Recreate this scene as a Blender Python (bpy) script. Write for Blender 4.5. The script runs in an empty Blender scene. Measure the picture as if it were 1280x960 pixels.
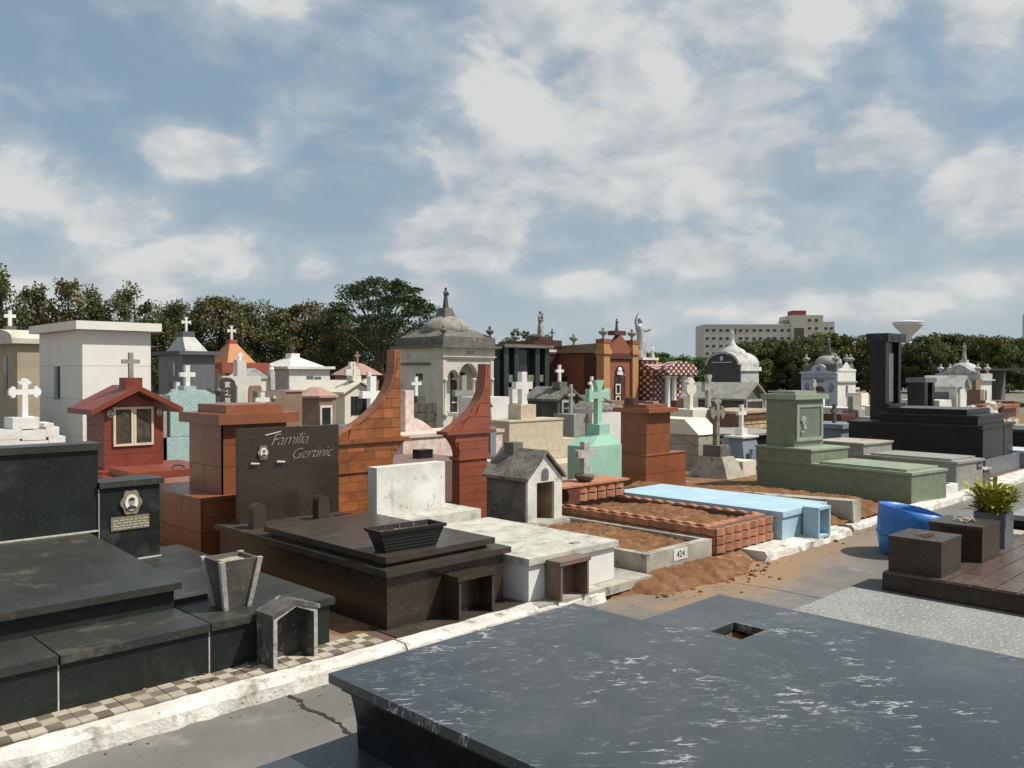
import bpy, bmesh, math, random
from mathutils import Vector, Matrix, noise
rad = math.radians
S = bpy.context.scene
C = S.collection
# ------------------------------------------------------------------ camera
YAW = rad(45.4)                       # view direction, measured from +X (the kerb runs along X, graves along Y)
FW = Vector((math.cos(YAW), math.sin(YAW), 0)); RT = Vector((math.sin(YAW), -math.cos(YAW), 0))
cam = bpy.data.cameras.new('camera'); camo = bpy.data.objects.new('camera', cam); C.objects.link(camo)
camo.location = (0, 0, 1.6); camo.rotation_euler = (rad(90 - 0.70), 0, YAW - rad(90))
cam.sensor_width = 36; cam.lens = 29.95; cam.clip_start = 0.05; cam.clip_end = 6000
S.camera = camo
# ------------------------------------------------------------------ light
SUN_EL = rad(53); SUN_AZ = math.atan2(-0.75, 0.66)          # direction to the sun
sun = bpy.data.lights.new('sun', 'SUN'); sun.energy = 5.0; sun.angle = rad(0.53); sun.color = (1.0, 0.945, 0.86)
suno = bpy.data.objects.new('sun', sun); C.objects.link(suno)
sd = Vector((math.cos(SUN_EL) * math.cos(SUN_AZ), math.cos(SUN_EL) * math.sin(SUN_AZ), math.sin(SUN_EL)))
suno.rotation_euler = sd.to_track_quat('Z', 'Y').to_euler()
S.view_settings.view_transform = 'Standard'; S.view_settings.look = 'None'
S.view_settings.exposure = 0.14; S.view_settings.gamma = 1.0; S.view_settings.use_curve_mapping = False
# ------------------------------------------------------------------ sky with clouds
wd = bpy.data.worlds.new('World'); S.world = wd; wd.use_nodes = True
def build_sky():
    nt = wd.node_tree; N = nt.nodes; L = nt.links; N.clear()
    def nd(t, **k):
        n = N.new(t)
        for a, b in k.items(): setattr(n, a, b)
        return n
    def math_(op, a, b=None, clamp=False):
        n = nd('ShaderNodeMath', operation=op, use_clamp=clamp)
        for i, v in enumerate((a, b)):
            if v is None: continue
            if isinstance(v, (int, float)): n.inputs[i].default_value = v
            else: L.new(v, n.inputs[i])
        return n.outputs[0]
    def smooth(v, a, b):
        n = nd('ShaderNodeMapRange', interpolation_type='SMOOTHSTEP')
        L.new(v, n.inputs[0]); n.inputs[1].default_value = a; n.inputs[2].default_value = b
        return n.outputs[0]
    out = nd('ShaderNodeOutputWorld'); bg = nd('ShaderNodeBackground'); bg.inputs[1].default_value = 0.083
    L.new(bg.outputs[0], out.inputs[0])
    sky = nd('ShaderNodeTexSky', sky_type='NISHITA', sun_disc=False)
    sky.sun_elevation = SUN_EL; sky.sun_rotation = math.atan2(sd.x, sd.y); sky.air_density = 1.0; sky.dust_density = 2.2; sky.ozone_density = 1.2
    tc = nd('ShaderNodeTexCoord'); sep = nd('ShaderNodeSeparateXYZ'); L.new(tc.outputs['Generated'], sep.inputs[0])
    az = math_('ARCTAN2', sep.outputs[1], sep.outputs[0]); el = math_('ARCSINE', sep.outputs[2])
    cmb = nd('ShaderNodeCombineXYZ'); L.new(az, cmb.inputs[0]); L.new(el, cmb.inputs[1])
    # clouds: centre azimuth / elevation and half sizes, in degrees
    clouds = [(36, 17, 18, 10), (47.5, 14, 6.5, 4.5), (49, 9, 6, 3), (61, 24.5, 5, 3.4), (67, 25.5, 3, 2), (66.5, 13.7, 4, 1.7),
              (74.5, 10.5, 5, 2.6), (70.5, 9.3, 4.5, 2), (64.5, 7.3, 6, 2.1), (72, 5.5, 7, 2.6), (58.6, 6.8, 1.8, 1.1), (33, 7.6, 8, 1.8),
              (16.5, 10.5, 5.5, 3.6), (17, 20.5, 3.4, 3.2), (26, 4.2, 9, 1.2), (41, 6, 4, 1.4), (14, 5.5, 6, 1.4), (53, 5.2, 5, 1.3),
              (30, 22, 11, 7), (22, 14, 6, 4), (44, 21, 8, 5)]
    acc = None
    for (a, e, ra, rb) in clouds:
        s = nd('ShaderNodeVectorMath', operation='SUBTRACT'); L.new(cmb.outputs[0], s.inputs[0]); s.inputs[1].default_value = (rad(a), rad(e), 0)
        m = nd('ShaderNodeVectorMath', operation='MULTIPLY'); L.new(s.outputs[0], m.inputs[0]); m.inputs[1].default_value = (1 / rad(ra), 1 / rad(rb), 0)
        ln = nd('ShaderNodeVectorMath', operation='LENGTH'); L.new(m.outputs[0], ln.inputs[0])
        v = smooth(ln.outputs[1], 1.6, 0.1)
        acc = v if acc is None else math_('MAXIMUM', acc, v)
    # elsewhere: the same broken cloud from a broad noise
    wide = nd('ShaderNodeTexNoise'); L.new(tc.outputs['Generated'], wide.inputs[0]); wide.inputs['Scale'].default_value = 2.3; wide.inputs['Detail'].default_value = 2
    wv = smooth(wide.outputs[0], 0.40, 0.62)
    dv = nd('ShaderNodeVectorMath', operation='DOT_PRODUCT'); L.new(tc.outputs['Generated'], dv.inputs[0]); dv.inputs[1].default_value = tuple(FW * math.cos(rad(9)) + Vector((0, 0, math.sin(rad(9)))))
    inside = smooth(dv.outputs[1], math.cos(rad(46)), math.cos(rad(36)))
    mx = nd('ShaderNodeMix'); L.new(inside, mx.inputs[0]); L.new(wv, mx.inputs[2]); L.new(acc, mx.inputs[3])
    mask = mx.outputs[0]
    mp = nd('ShaderNodeMapping'); L.new(tc.outputs['Generated'], mp.inputs[0]); mp.inputs['Scale'].default_value = (1, 1, 1.7)
    def fbm(off, sc, det, rough=0.55):
        m = nd('ShaderNodeVectorMath', operation='ADD'); L.new(mp.outputs[0], m.inputs[0]); m.inputs[1].default_value = off
        n = nd('ShaderNodeTexNoise'); L.new(m.outputs[0], n.inputs[0])
        n.inputs['Scale'].default_value = sc; n.inputs['Detail'].default_value = det; n.inputs['Roughness'].default_value = rough; n.inputs['Distortion'].default_value = 0.25
        return n.outputs[0]
    n1 = fbm((0, 0, 0), 7.5, 10, .57); n2 = fbm((0.035, -0.02, 0.05), 7.5, 6, .57); n3 = fbm((3, 1, 2), 4.0, 4)
    dens = math_('ADD', math_('MULTIPLY', n1, 1.35), math_('MULTIPLY', mask, 0.56))
    cov = math_('MAXIMUM', math_('MULTIPLY', smooth(dens, 0.83, 1.15), 0.97), math_('MULTIPLY', smooth(dens, 0.60, 1.14), 0.55))
    lit = math_('ADD', math_('MULTIPLY', math_('SUBTRACT', n1, n2), 4.2), math_('MULTIPLY', math_('SUBTRACT', 0.5, n3), 2.2))
    lit = math_('ADD', lit, 0.55, clamp=True)
    cc = nd('ShaderNodeMix', data_type='RGBA'); L.new(lit, cc.inputs[0])
    cc.inputs[6].default_value = (5.2, 5.65, 6.1, 1); cc.inputs[7].default_value = (8.0, 8.0, 7.85, 1)
    hz = smooth(el, 0.26, -0.04)          # thin veil of milky air low down
    sv = nd('ShaderNodeMix', data_type='RGBA'); sv.inputs[0].default_value = 0.58; L.new(sky.outputs[0], sv.inputs[6]); sv.inputs[7].default_value = (3.35, 4.85, 5.9, 1)
    sk = nd('ShaderNodeMix', data_type='RGBA'); L.new(math_('MULTIPLY', hz, 0.85), sk.inputs[0]); L.new(sv.outputs[2], sk.inputs[6]); sk.inputs[7].default_value = (5.3, 6.1, 6.6, 1)
    fin = nd('ShaderNodeMix', data_type='RGBA'); L.new(math_('MULTIPLY', cov, 0.90), fin.inputs[0]); L.new(sk.outputs[2], fin.inputs[6]); L.new(cc.outputs[2], fin.inputs[7])
    L.new(fin.outputs[2], bg.inputs[0])
build_sky()

# ------------------------------------------------------------------ materials
MATS = {}
def M(name, col, col2=None, scale=5, rough=.6, bump=.15, bscale=70, spec=.5, speck=None, stain=None, streak=None, rand=0, vein=None, transl=0):
    """stone / paint / plaster: two-tone noise, specks (colour, amount, scale), stains (colour, amount, scale), run-down streaks"""
    if name in MATS: return MATS[name]
    m = bpy.data.materials.new(name); m.use_nodes = True; MATS[name] = m
    nt = m.node_tree; N = nt.nodes; L = nt.links; N.clear()
    def nd(t): return N.new(t)
    out = nd('ShaderNodeOutputMaterial'); b = nd('ShaderNodeBsdfPrincipled'); L.new(b.outputs[0], out.inputs[0])
    b.inputs['Roughness'].default_value = rough; b.inputs['Specular IOR Level'].default_value = spec
    geo = nd('ShaderNodeNewGeometry'); pos = geo.outputs['Position']
    def noise_(sc, det=5, rgh=.6, vec=None):
        n = nd('ShaderNodeTexNoise'); L.new(vec or pos, n.inputs[0]); n.inputs['Scale'].default_value = sc
        n.inputs['Detail'].default_value = det; n.inputs['Roughness'].default_value = rgh; return n.outputs[0]
    def sm(v, a, b_, hi=1.0):
        n = nd('ShaderNodeMapRange'); n.interpolation_type = 'SMOOTHSTEP'; L.new(v, n.inputs[0])
        n.inputs[1].default_value = a; n.inputs[2].default_value = b_; n.inputs[4].default_value = hi; return n.outputs[0]
    def mix(f, a, c):
        n = nd('ShaderNodeMix'); n.data_type = 'RGBA'; L.new(f, n.inputs[0])
        for i, v in ((6, a), (7, c)):
            if isinstance(v, tuple): n.inputs[i].default_value = (*v[:3], 1)
            else: L.new(v, n.inputs[i])
        return n.outputs[2]
    c2 = col2 or tuple(x * .78 for x in col)
    cur = mix(sm(noise_(scale, 6), .32, .68), col, c2)
    if speck:
        cur = mix(sm(noise_(speck[2], 2, .7), 1 - speck[1] - .06, 1 - speck[1] + .06), cur, speck[0])
        if len(speck) > 3: cur = mix(sm(noise_(speck[2] * .6, 2, .7), 1 - speck[1] - .03, 1 - speck[1] + .05), cur, speck[3])
    if vein:
        mp = nd('ShaderNodeMapping'); L.new(pos, mp.inputs[0]); mp.inputs['Rotation'].default_value = (0, 0, rad(vein[2])); 
        mp2 = nd('ShaderNodeMapping'); L.new(mp.outputs[0], mp2.inputs[0]); mp2.inputs['Scale'].default_value = (1, 3.6, 1)
        nv = noise_(vein[1], 6, .62, mp2.outputs[0])
        a = nd('ShaderNodeMath'); a.operation = 'SUBTRACT'; L.new(nv, a.inputs[0]); a.inputs[1].default_value = .5
        ab = nd('ShaderNodeMath'); ab.operation = 'ABSOLUTE'; L.new(a.outputs[0], ab.inputs[0])
        ridge = sm(ab.outputs[0], .022, .0)
        gate = sm(noise_(2.2, 3), .47, .62)
        gate2 = sm(noise_(9, 3), .45, .6)
        mu = nd('ShaderNodeMath'); mu.operation = 'MULTIPLY'; L.new(ridge, mu.inputs[0]); L.new(gate, mu.inputs[1])
        mu2 = nd('ShaderNodeMath'); mu2.operation = 'MULTIPLY'; L.new(mu.outputs[0], mu2.inputs[0]); L.new(gate2, mu2.inputs[1])
        cur = mix(mu2.outputs[0], cur, vein[0])
        nv2 = noise_(vein[1] * 3.2, 5, .6, mp2.outputs[0]); a2 = nd('ShaderNodeMath'); a2.operation = 'SUBTRACT'; L.new(nv2, a2.inputs[0]); a2.inputs[1].default_value = .52
        ab2 = nd('ShaderNodeMath'); ab2.operation = 'ABSOLUTE'; L.new(a2.outputs[0], ab2.inputs[0]); mu3 = nd('ShaderNodeMath'); mu3.operation = 'MULTIPLY'; L.new(sm(ab2.outputs[0], .02, .0, .75), mu3.inputs[0]); L.new(sm(noise_(1.3, 4), .40, .62), mu3.inputs[1])
        mu4 = nd('ShaderNodeMath'); mu4.operation = 'MULTIPLY'; L.new(mu3.outputs[0], mu4.inputs[0]); L.new(sm(noise_(14, 3), .5, .62), mu4.inputs[1]); cur = mix(mu4.outputs[0], cur, vein[0])
    if stain:
        cur = mix(sm(noise_(stain[2], 9, .68), .62 - stain[1] * .5, .74 - stain[1] * .3, .92), cur, stain[0])
    if streak:
        mp = nd('ShaderNodeMapping'); L.new(pos, mp.inputs[0]); mp.inputs['Scale'].default_value = (1, 1, .09)
        cur = mix(sm(noise_(streak[2], 6, .62, mp.outputs[0]), .66 - streak[1] * .4, .8 - streak[1] * .2, .75), cur, streak[0])
    if rand:
        oi = nd('ShaderNodeObjectInfo'); h = nd('ShaderNodeHueSaturation'); L.new(cur, h.inputs['Color'])
        mr = nd('ShaderNodeMapRange'); L.new(oi.outputs['Random'], mr.inputs[0]); mr.inputs[3].default_value = 1 - rand; mr.inputs[4].default_value = 1 + rand
        L.new(mr.outputs[0], h.inputs['Value']); cur = h.outputs[0]
    L.new(cur, b.inputs['Base Color'])
    if rough < .5:
        rv = nd('ShaderNodeMapRange'); L.new(noise_(scale * 3, 5), rv.inputs[0]); rv.inputs[1].default_value = .3; rv.inputs[2].default_value = .7
        rv.inputs[3].default_value = rough * .75; rv.inputs[4].default_value = rough * 1.35; L.new(rv.outputs[0], b.inputs['Roughness'])
    if bump:
        bp = nd('ShaderNodeBump'); bp.inputs['Strength'].default_value = bump; bp.inputs['Distance'].default_value = .02
        L.new(noise_(bscale, 6, .65), bp.inputs['Height']); L.new(bp.outputs[0], b.inputs['Normal'])
    return m

BLK = M('black_granite', (.011, .014, .013), (.018, .022, .020), scale=3, rough=.34, spec=.3, bump=.03, speck=((.06, .068, .062), .33, 80), stain=((.040, .044, .038), .16, 4), streak=((.045, .047, .04), .08, 7))
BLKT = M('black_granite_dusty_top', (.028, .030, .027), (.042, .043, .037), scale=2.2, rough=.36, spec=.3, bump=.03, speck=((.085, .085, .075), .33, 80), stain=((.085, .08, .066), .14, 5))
BLKD = M('jet_black_granite', (.008, .009, .010), (.012, .013, .014), rough=.2, spec=.3, bump=.01, speck=((.03, .032, .035), .28, 160))
BROWN = M('brown_granite', (.026, .019, .014), (.045, .032, .022), scale=45, rough=.24, bump=.02, speck=((.13, .10, .065), .31, 60, (.008, .007, .006)))
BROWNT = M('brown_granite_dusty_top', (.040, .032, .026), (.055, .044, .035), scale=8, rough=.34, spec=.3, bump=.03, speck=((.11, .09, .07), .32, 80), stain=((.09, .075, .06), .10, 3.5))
MARQ = M('marquina_slab', (.027, .035, .040), (.043, .051, .056), scale=1.6, rough=.24, bump=.025, vein=((.42, .44, .44), 3.4, 40), speck=((.12, .13, .135), .29, 75), stain=((.075, .082, .085), .14, 1.6))
GRAN = M('grey_granite', (.25, .25, .235), (.20, .20, .19), scale=3, rough=.5, bump=.05, speck=((.10, .10, .095), .40, 85, (.42, .41, .38)))
CONC = M('path_concrete', (.165, .158, .145), (.118, .113, .104), scale=1.3, rough=.85, bump=.25, bscale=120, stain=((.215, .20, .175), .18, 1.7), streak=((.10, .096, .088), .10, 2.2), speck=((.085, .08, .073), .27, 90))
CONC2 = M('old_concrete', (.40, .375, .315), (.27, .25, .205), scale=4, rough=.85, bump=.35, bscale=60, stain=((.11, .10, .085), .18, 7), streak=((.10, .09, .075), .12, 14))
WHITE = M('white_paint', (.68, .67, .63), (.58, .57, .53), scale=3, rough=.65, bump=.12, stain=((.45, .43, .38), .01, 6), streak=((.42, .40, .35), .02, 12))
WHITEC = M('clean_white_plaster', (.70, .68, .62), (.65, .63, .57), scale=2, rough=.7, bump=.06, streak=((.52, .49, .43), .04, 5))
WHITED = M('dirty_white_paint', (.66, .655, .615), (.50, .49, .45), scale=4, rough=.75, bump=.25, bscale=40, stain=((.30, .29, .255), .10, 7), streak=((.34, .33, .29), .12, 14))
KERBW = M('worn_white_kerb_paint', (.64, .62, .57), (.50, .48, .43), scale=6, rough=.8, bump=.5, bscale=45, stain=((.20, .175, .14), .20, 7), speck=((.13, .115, .095), .29, 30))
GREYW = M('weathered_plaster', (.30, .29, .265), (.17, .165, .15), scale=5, rough=.9, bump=.4, bscale=50, stain=((.045, .043, .038), .24, 6), streak=((.055, .052, .045), .18, 12))
ROOFW = M('lichen_roof', (.20, .19, .165), (.09, .085, .072), scale=9, rough=.95, bump=.6, bscale=45, stain=((.36, .35, .31), .12, 14))
RTILE = M('rust_granite_tile', (.25, .088, .040), (.20, .068, .031), scale=6, rough=.34, bump=.03, speck=((.15, .05, .024), .36, 140), rand=.10, streak=((.13, .05, .028), .08, 9))
RTILE2 = M('brick_red_tile', (.255, .072, .036), (.215, .06, .03), scale=5, rough=.42, bump=.05, speck=((.17, .05, .028), .32, 120), rand=.08, stain=((.17, .055, .032), .12, 4), streak=((.13, .045, .028), .10, 8))
OTILE = M('orange_brown_tile', (.30, .105, .036), (.22, .074, .027), scale=9, rough=.30, bump=.05, rand=.22, stain=((.14, .055, .027), .14, 8), streak=((.12, .05, .026), .10, 9))
REDH = M('red_paint_tile', (.205, .042, .022), (.165, .034, .018), scale=6, rough=.45, bump=.08, stain=((.12, .035, .022), .14, 9), rand=.1, streak=((.10, .035, .024), .10, 10))
GROUT = M('pale_grout', (.42, .36, .28), (.3, .25, .2), scale=30, rough=.9)
GROUTD = M('dark_grout', (.12, .07, .045), (.09, .05, .035), scale=30, rough=.9)
MINT = M('mint_paint', (.30, .50, .39), (.265, .45, .35), scale=4, rough=.6, bump=.12, stain=((.20, .32, .25), .12, 5), streak=((.15, .24, .19), .13, 10))
BLUEP = M('light_blue_paint', (.37, .52, .60), (.29, .44, .53), scale=3, rough=.7, bump=.35, bscale=35, stain=((.44, .56, .62), .10, 3), streak=((.20, .32, .40), .12, 9), speck=((.22, .28, .31), .28, 30))
GGRAN = M('green_granite', (.185, .225, .148), (.14, .178, .115), scale=14, rough=.38, bump=.04, speck=((.27, .305, .215), .36, 80), stain=((.10, .115, .07), .14, 3), streak=((.10, .11, .07), .10, 7))
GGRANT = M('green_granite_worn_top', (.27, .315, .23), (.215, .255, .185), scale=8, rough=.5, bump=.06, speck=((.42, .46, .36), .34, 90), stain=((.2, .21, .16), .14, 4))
TEAL = M('teal_terrazzo', (.34, .47, .45), (.29, .42, .40), scale=8, rough=.5, bump=.04, speck=((.08, .14, .14), .40, 75, (.62, .68, .64)))
BEIGE = M('beige_stone', (.52, .455, .33), (.43, .375, .27), scale=12, rough=.7, bump=.12, speck=((.26, .21, .15), .36, 50, (.66, .61, .5)))
SOIL = M('red_soil', (.235, .122, .062), (.15, .074, .038), scale=11, rough=1, bump=.9, bscale=60, spec=.1, stain=((.33, .205, .12), .18, 6), speck=((.40, .29, .19), .25, 45, (.09, .045, .025)))
SOILD = M('trodden_soil', (.22, .125, .065), (.17, .10, .055), scale=5, rough=1, bump=.7, bscale=50, spec=.1, stain=((.30, .25, .19), .2, 3))
GRASSY = M('far_ground', (.20, .185, .155), (.14, .125, .10), scale=.6, rough=1, bump=.3, spec=.1, stain=((.1, .105, .05), .2, .8))
PINKG = M('pink_brown_granite', (.175, .110, .085), (.14, .09, .07), scale=14, rough=.4, bump=.04, speck=((.26, .18, .14), .36, 110))
GREYG = M('plain_grey_granite', (.30, .295, .265), (.24, .235, .21), scale=8, rough=.55, bump=.08, speck=((.17, .165, .15), .36, 90), stain=((.2, .19, .16), .1, 4))
DGREY = M('slate_grey_granite', (.125, .135, .145), (.10, .11, .12), scale=8, rough=.4, bump=.05, speck=((.06, .065, .07), .38, 60, (.22, .23, .24)))
BLUEG = M('blue_grey_paint', (.18, .215, .26), (.15, .185, .225), scale=4, rough=.55, bump=.1, stain=((.3, .32, .34), .06, 6))
OLDST = M('old_mausoleum_plaster', (.55, .515, .44), (.45, .42, .355), scale=3, rough=.85, bump=.2, stain=((.2, .185, .16), .08, 3), streak=((.15, .14, .12), .14, 6))
OLDRF = M('black_crusted_stone', (.16, .15, .13), (.08, .076, .068), scale=5, rough=.95, bump=.5, bscale=25, stain=((.30, .285, .25), .14, 5))
CREAM = M('cream_plaster', (.66, .61, .50), (.60, .55, .45), scale=3, rough=.75, bump=.08, streak=((.4, .36, .3), .07, 8))
TAN = M('tan_plaster', (.36, .30, .21), (.30, .25, .175), scale=3, rough=.85, bump=.15, streak=((.16, .13, .09), .12, 6))
ORPL = M('orange_plaster', (.42, .19, .08), (.37, .165, .07), scale=4, rough=.75, bump=.1)
REDBR = M('red_band', (.30, .07, .035), (.24, .055, .03), scale=6, rough=.6)
BRICK = M('face_brick', (.25, .08, .04), (.19, .06, .03), scale=22, rough=.8, bump=.2, rand=.1)
OCHRE = M('ochre_plaster', (.44, .22, .08), (.37, .185, .07), scale=6, rough=.7, bump=.12)
DRED = M('dark_red_granite', (.085, .030, .022), (.065, .022, .017), scale=18, rough=.35, speck=((.14, .06, .045), .34, 60))
DGREEN = M('bottle_green_granite', (.018, .030, .026), (.028, .042, .036), scale=10, rough=.25, speck=((.06, .085, .075), .33, 70))
LGREEN = M('mossy_green_stone', (.15, .175, .115), (.12, .14, .09), scale=12, rough=.6)
GLASS = M('dark_glass', (.02, .026, .028), (.03, .036, .036), scale=3, rough=.08, bump=0)
GLASSG = M('curtained_glass', (.085, .078, .062), (.045, .040, .032), scale=14, rough=.12, bump=0)
IRON = M('black_iron', (.02, .02, .022), rough=.5, bump=.1)
BRONZE = M('aged_bronze', (.085, .085, .072), (.05, .055, .046), scale=20, rough=.5, bump=.15)
STATUE = M('grey_statue_stone', (.33, .325, .305), (.22, .215, .2), scale=9, rough=.8, bump=.2, stain=((.09, .088, .08), .2, 8), streak=((.08, .077, .07), .15, 20))
SILVER = M('silver_painted_statue', (.42, .43, .435), (.28, .29, .295), scale=8, rough=.5, bump=.1, stain=((.12, .12, .12), .12, 8))
DARKST = M('dark_statue', (.075, .075, .07), (.05, .05, .047), scale=9, rough=.7)
WSTONE = M('white_marble', (.70, .69, .655), (.58, .57, .54), scale=6, rough=.5, bump=.08, stain=((.38, .37, .34), .06, 10), streak=((.36, .35, .32), .05, 16))
GDOME = M('grey_dome_plaster', (.46, .46, .44), (.34, .34, .32), scale=4, rough=.8, bump=.2, stain=((.15, .15, .14), .14, 4), streak=((.16, .16, .15), .15, 6))
PINKR = M('pink_roof_tile', (.36, .22, .175), (.30, .18, .14), scale=9, rough=.7, bump=.2)
BRNW = M('brown_render', (.24, .155, .105), (.20, .125, .085), scale=5, rough=.8, bump=.15)
PLASTB = M('blue_plastic', (.020, .15, .46), (.017, .13, .41), scale=4, rough=.42, bump=.05, stain=((.06, .16, .40), .10, 6))
PLASTK = M('black_plastic', (.015, .016, .017), rough=.45, bump=.05)
POT = M('rough_dark_stone', (.10, .088, .072), (.055, .05, .042), scale=8, rough=.7, bump=.3, stain=((.2, .17, .135), .12, 9))
NICHE = M('shade_darkened_cement', (.11, .103, .092), (.045, .042, .038), scale=10, rough=.9, bump=.4, stain=((.36, .34, .31), .14, 14))  # darkened throughout: the shade inside the niche is put into the colour
NICHEE = M('pale_cement_edge', (.42, .40, .37), (.30, .285, .26), scale=20, rough=.9, bump=.3, stain=((.13, .12, .11), .14, 18))
SILL = M('chrome_letters', (.55, .53, .48), rough=.3, bump=0)
LETT = M('dull_metal_letters', (.30, .275, .23), rough=.4, bump=0)
BRASS = M('dull_brass', (.25, .215, .135), (.16, .14, .09), scale=60, rough=.45, bump=.3)
PORC = M('porcelain', (.78, .77, .74), rough=.2, bump=0)
INK = M('dark_print', (.03, .03, .03), rough=.6, bump=0)
GREYI = M('grey_print', (.33, .32, .31), rough=.5, bump=0)
BARK = M('bark', (.12, .095, .07), (.08, .06, .045), scale=6, rough=.95, bump=.6, bscale=20)
DRYF = M('dry_petals', (.26, .185, .10), (.17, .115, .06), scale=30, rough=.9, rand=.2)
HOSP = M('hospital_wall', (.50, .47, .41), (.46, .43, .375), scale=.2, rough=.85, bump=0)
HRED = M('hospital_red', (.25, .06, .06), rough=.8, bump=0)
HBRN = M('hospital_recess', (.095, .075, .06), rough=.8, bump=0)
TANKW = M('tank_white', (.60, .61, .60), (.54, .55, .54), scale=.3, rough=.6, bump=0)

def leafmat(name, c1, c2, c3, sc=1.2):
    m = bpy.data.materials.new(name); m.use_nodes = True; nt = m.node_tree; N = nt.nodes; L = nt.links; N.clear()
    out = N.new('ShaderNodeOutputMaterial'); d = N.new('ShaderNodeBsdfPrincipled'); t = N.new('ShaderNodeBsdfTranslucent'); a = N.new('ShaderNodeMixShader')
    d.inputs['Roughness'].default_value = .55; d.inputs['Specular IOR Level'].default_value = .3
    g = N.new('ShaderNodeNewGeometry'); n = N.new('ShaderNodeTexNoise'); L.new(g.outputs['Position'], n.inputs[0]); n.inputs['Scale'].default_value = sc; n.inputs['Detail'].default_value = 2
    r = N.new('ShaderNodeValToRGB'); L.new(n.outputs[0], r.inputs[0]); e = r.color_ramp.elements
    e[0].position = .35; e[0].color = (*c1, 1); e[1].position = .65; e[1].color = (*c3, 1); q = r.color_ramp.elements.new(.5); q.color = (*c2, 1)
    h = N.new('ShaderNodeHueSaturation'); L.new(r.outputs[0], h.inputs['Color'])
    mr = N.new('ShaderNodeMapRange'); L.new(g.outputs['Random Per Island'], mr.inputs[0]); mr.inputs[3].default_value = .6; mr.inputs[4].default_value = 1.45; L.new(mr.outputs[0], h.inputs['Value'])
    L.new(h.outputs[0], d.inputs['Base Color']); L.new(h.outputs[0], t.inputs['Color']); a.inputs[0].default_value = .22
    L.new(d.outputs[0], a.inputs[1]); L.new(t.outputs[0], a.inputs[2]); L.new(a.outputs[0], out.inputs[0]); return m
LEAF_OLIVE = leafmat('olive_leaves', (.075, .082, .030), (.115, .120, .040), (.165, .145, .058))
LEAF_GOLD = leafmat('brown_olive_leaves', (.085, .075, .030), (.13, .115, .042), (.18, .15, .065))
LEAF_MID = leafmat('mid_green_leaves', (.050, .072, .022), (.080, .105, .030), (.12, .13, .04))
LEAF_DARK = leafmat('dark_leaves', (.022, .042, .014), (.034, .060, .018), (.055, .080, .024), .8)
LEAF_HEDGE = leafmat('row_tree_leaves', (.055, .075, .020), (.095, .110, .028), (.155, .140, .040), .5)
LEAF_BRIGHT = leafmat('fresh_leaves', (.045, .085, .018), (.07, .12, .024), (.10, .15, .03), .6)
LEAF_POT = leafmat('potted_leaves', (.14, .18, .018), (.28, .29, .03), (.46, .40, .06), 16)

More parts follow.
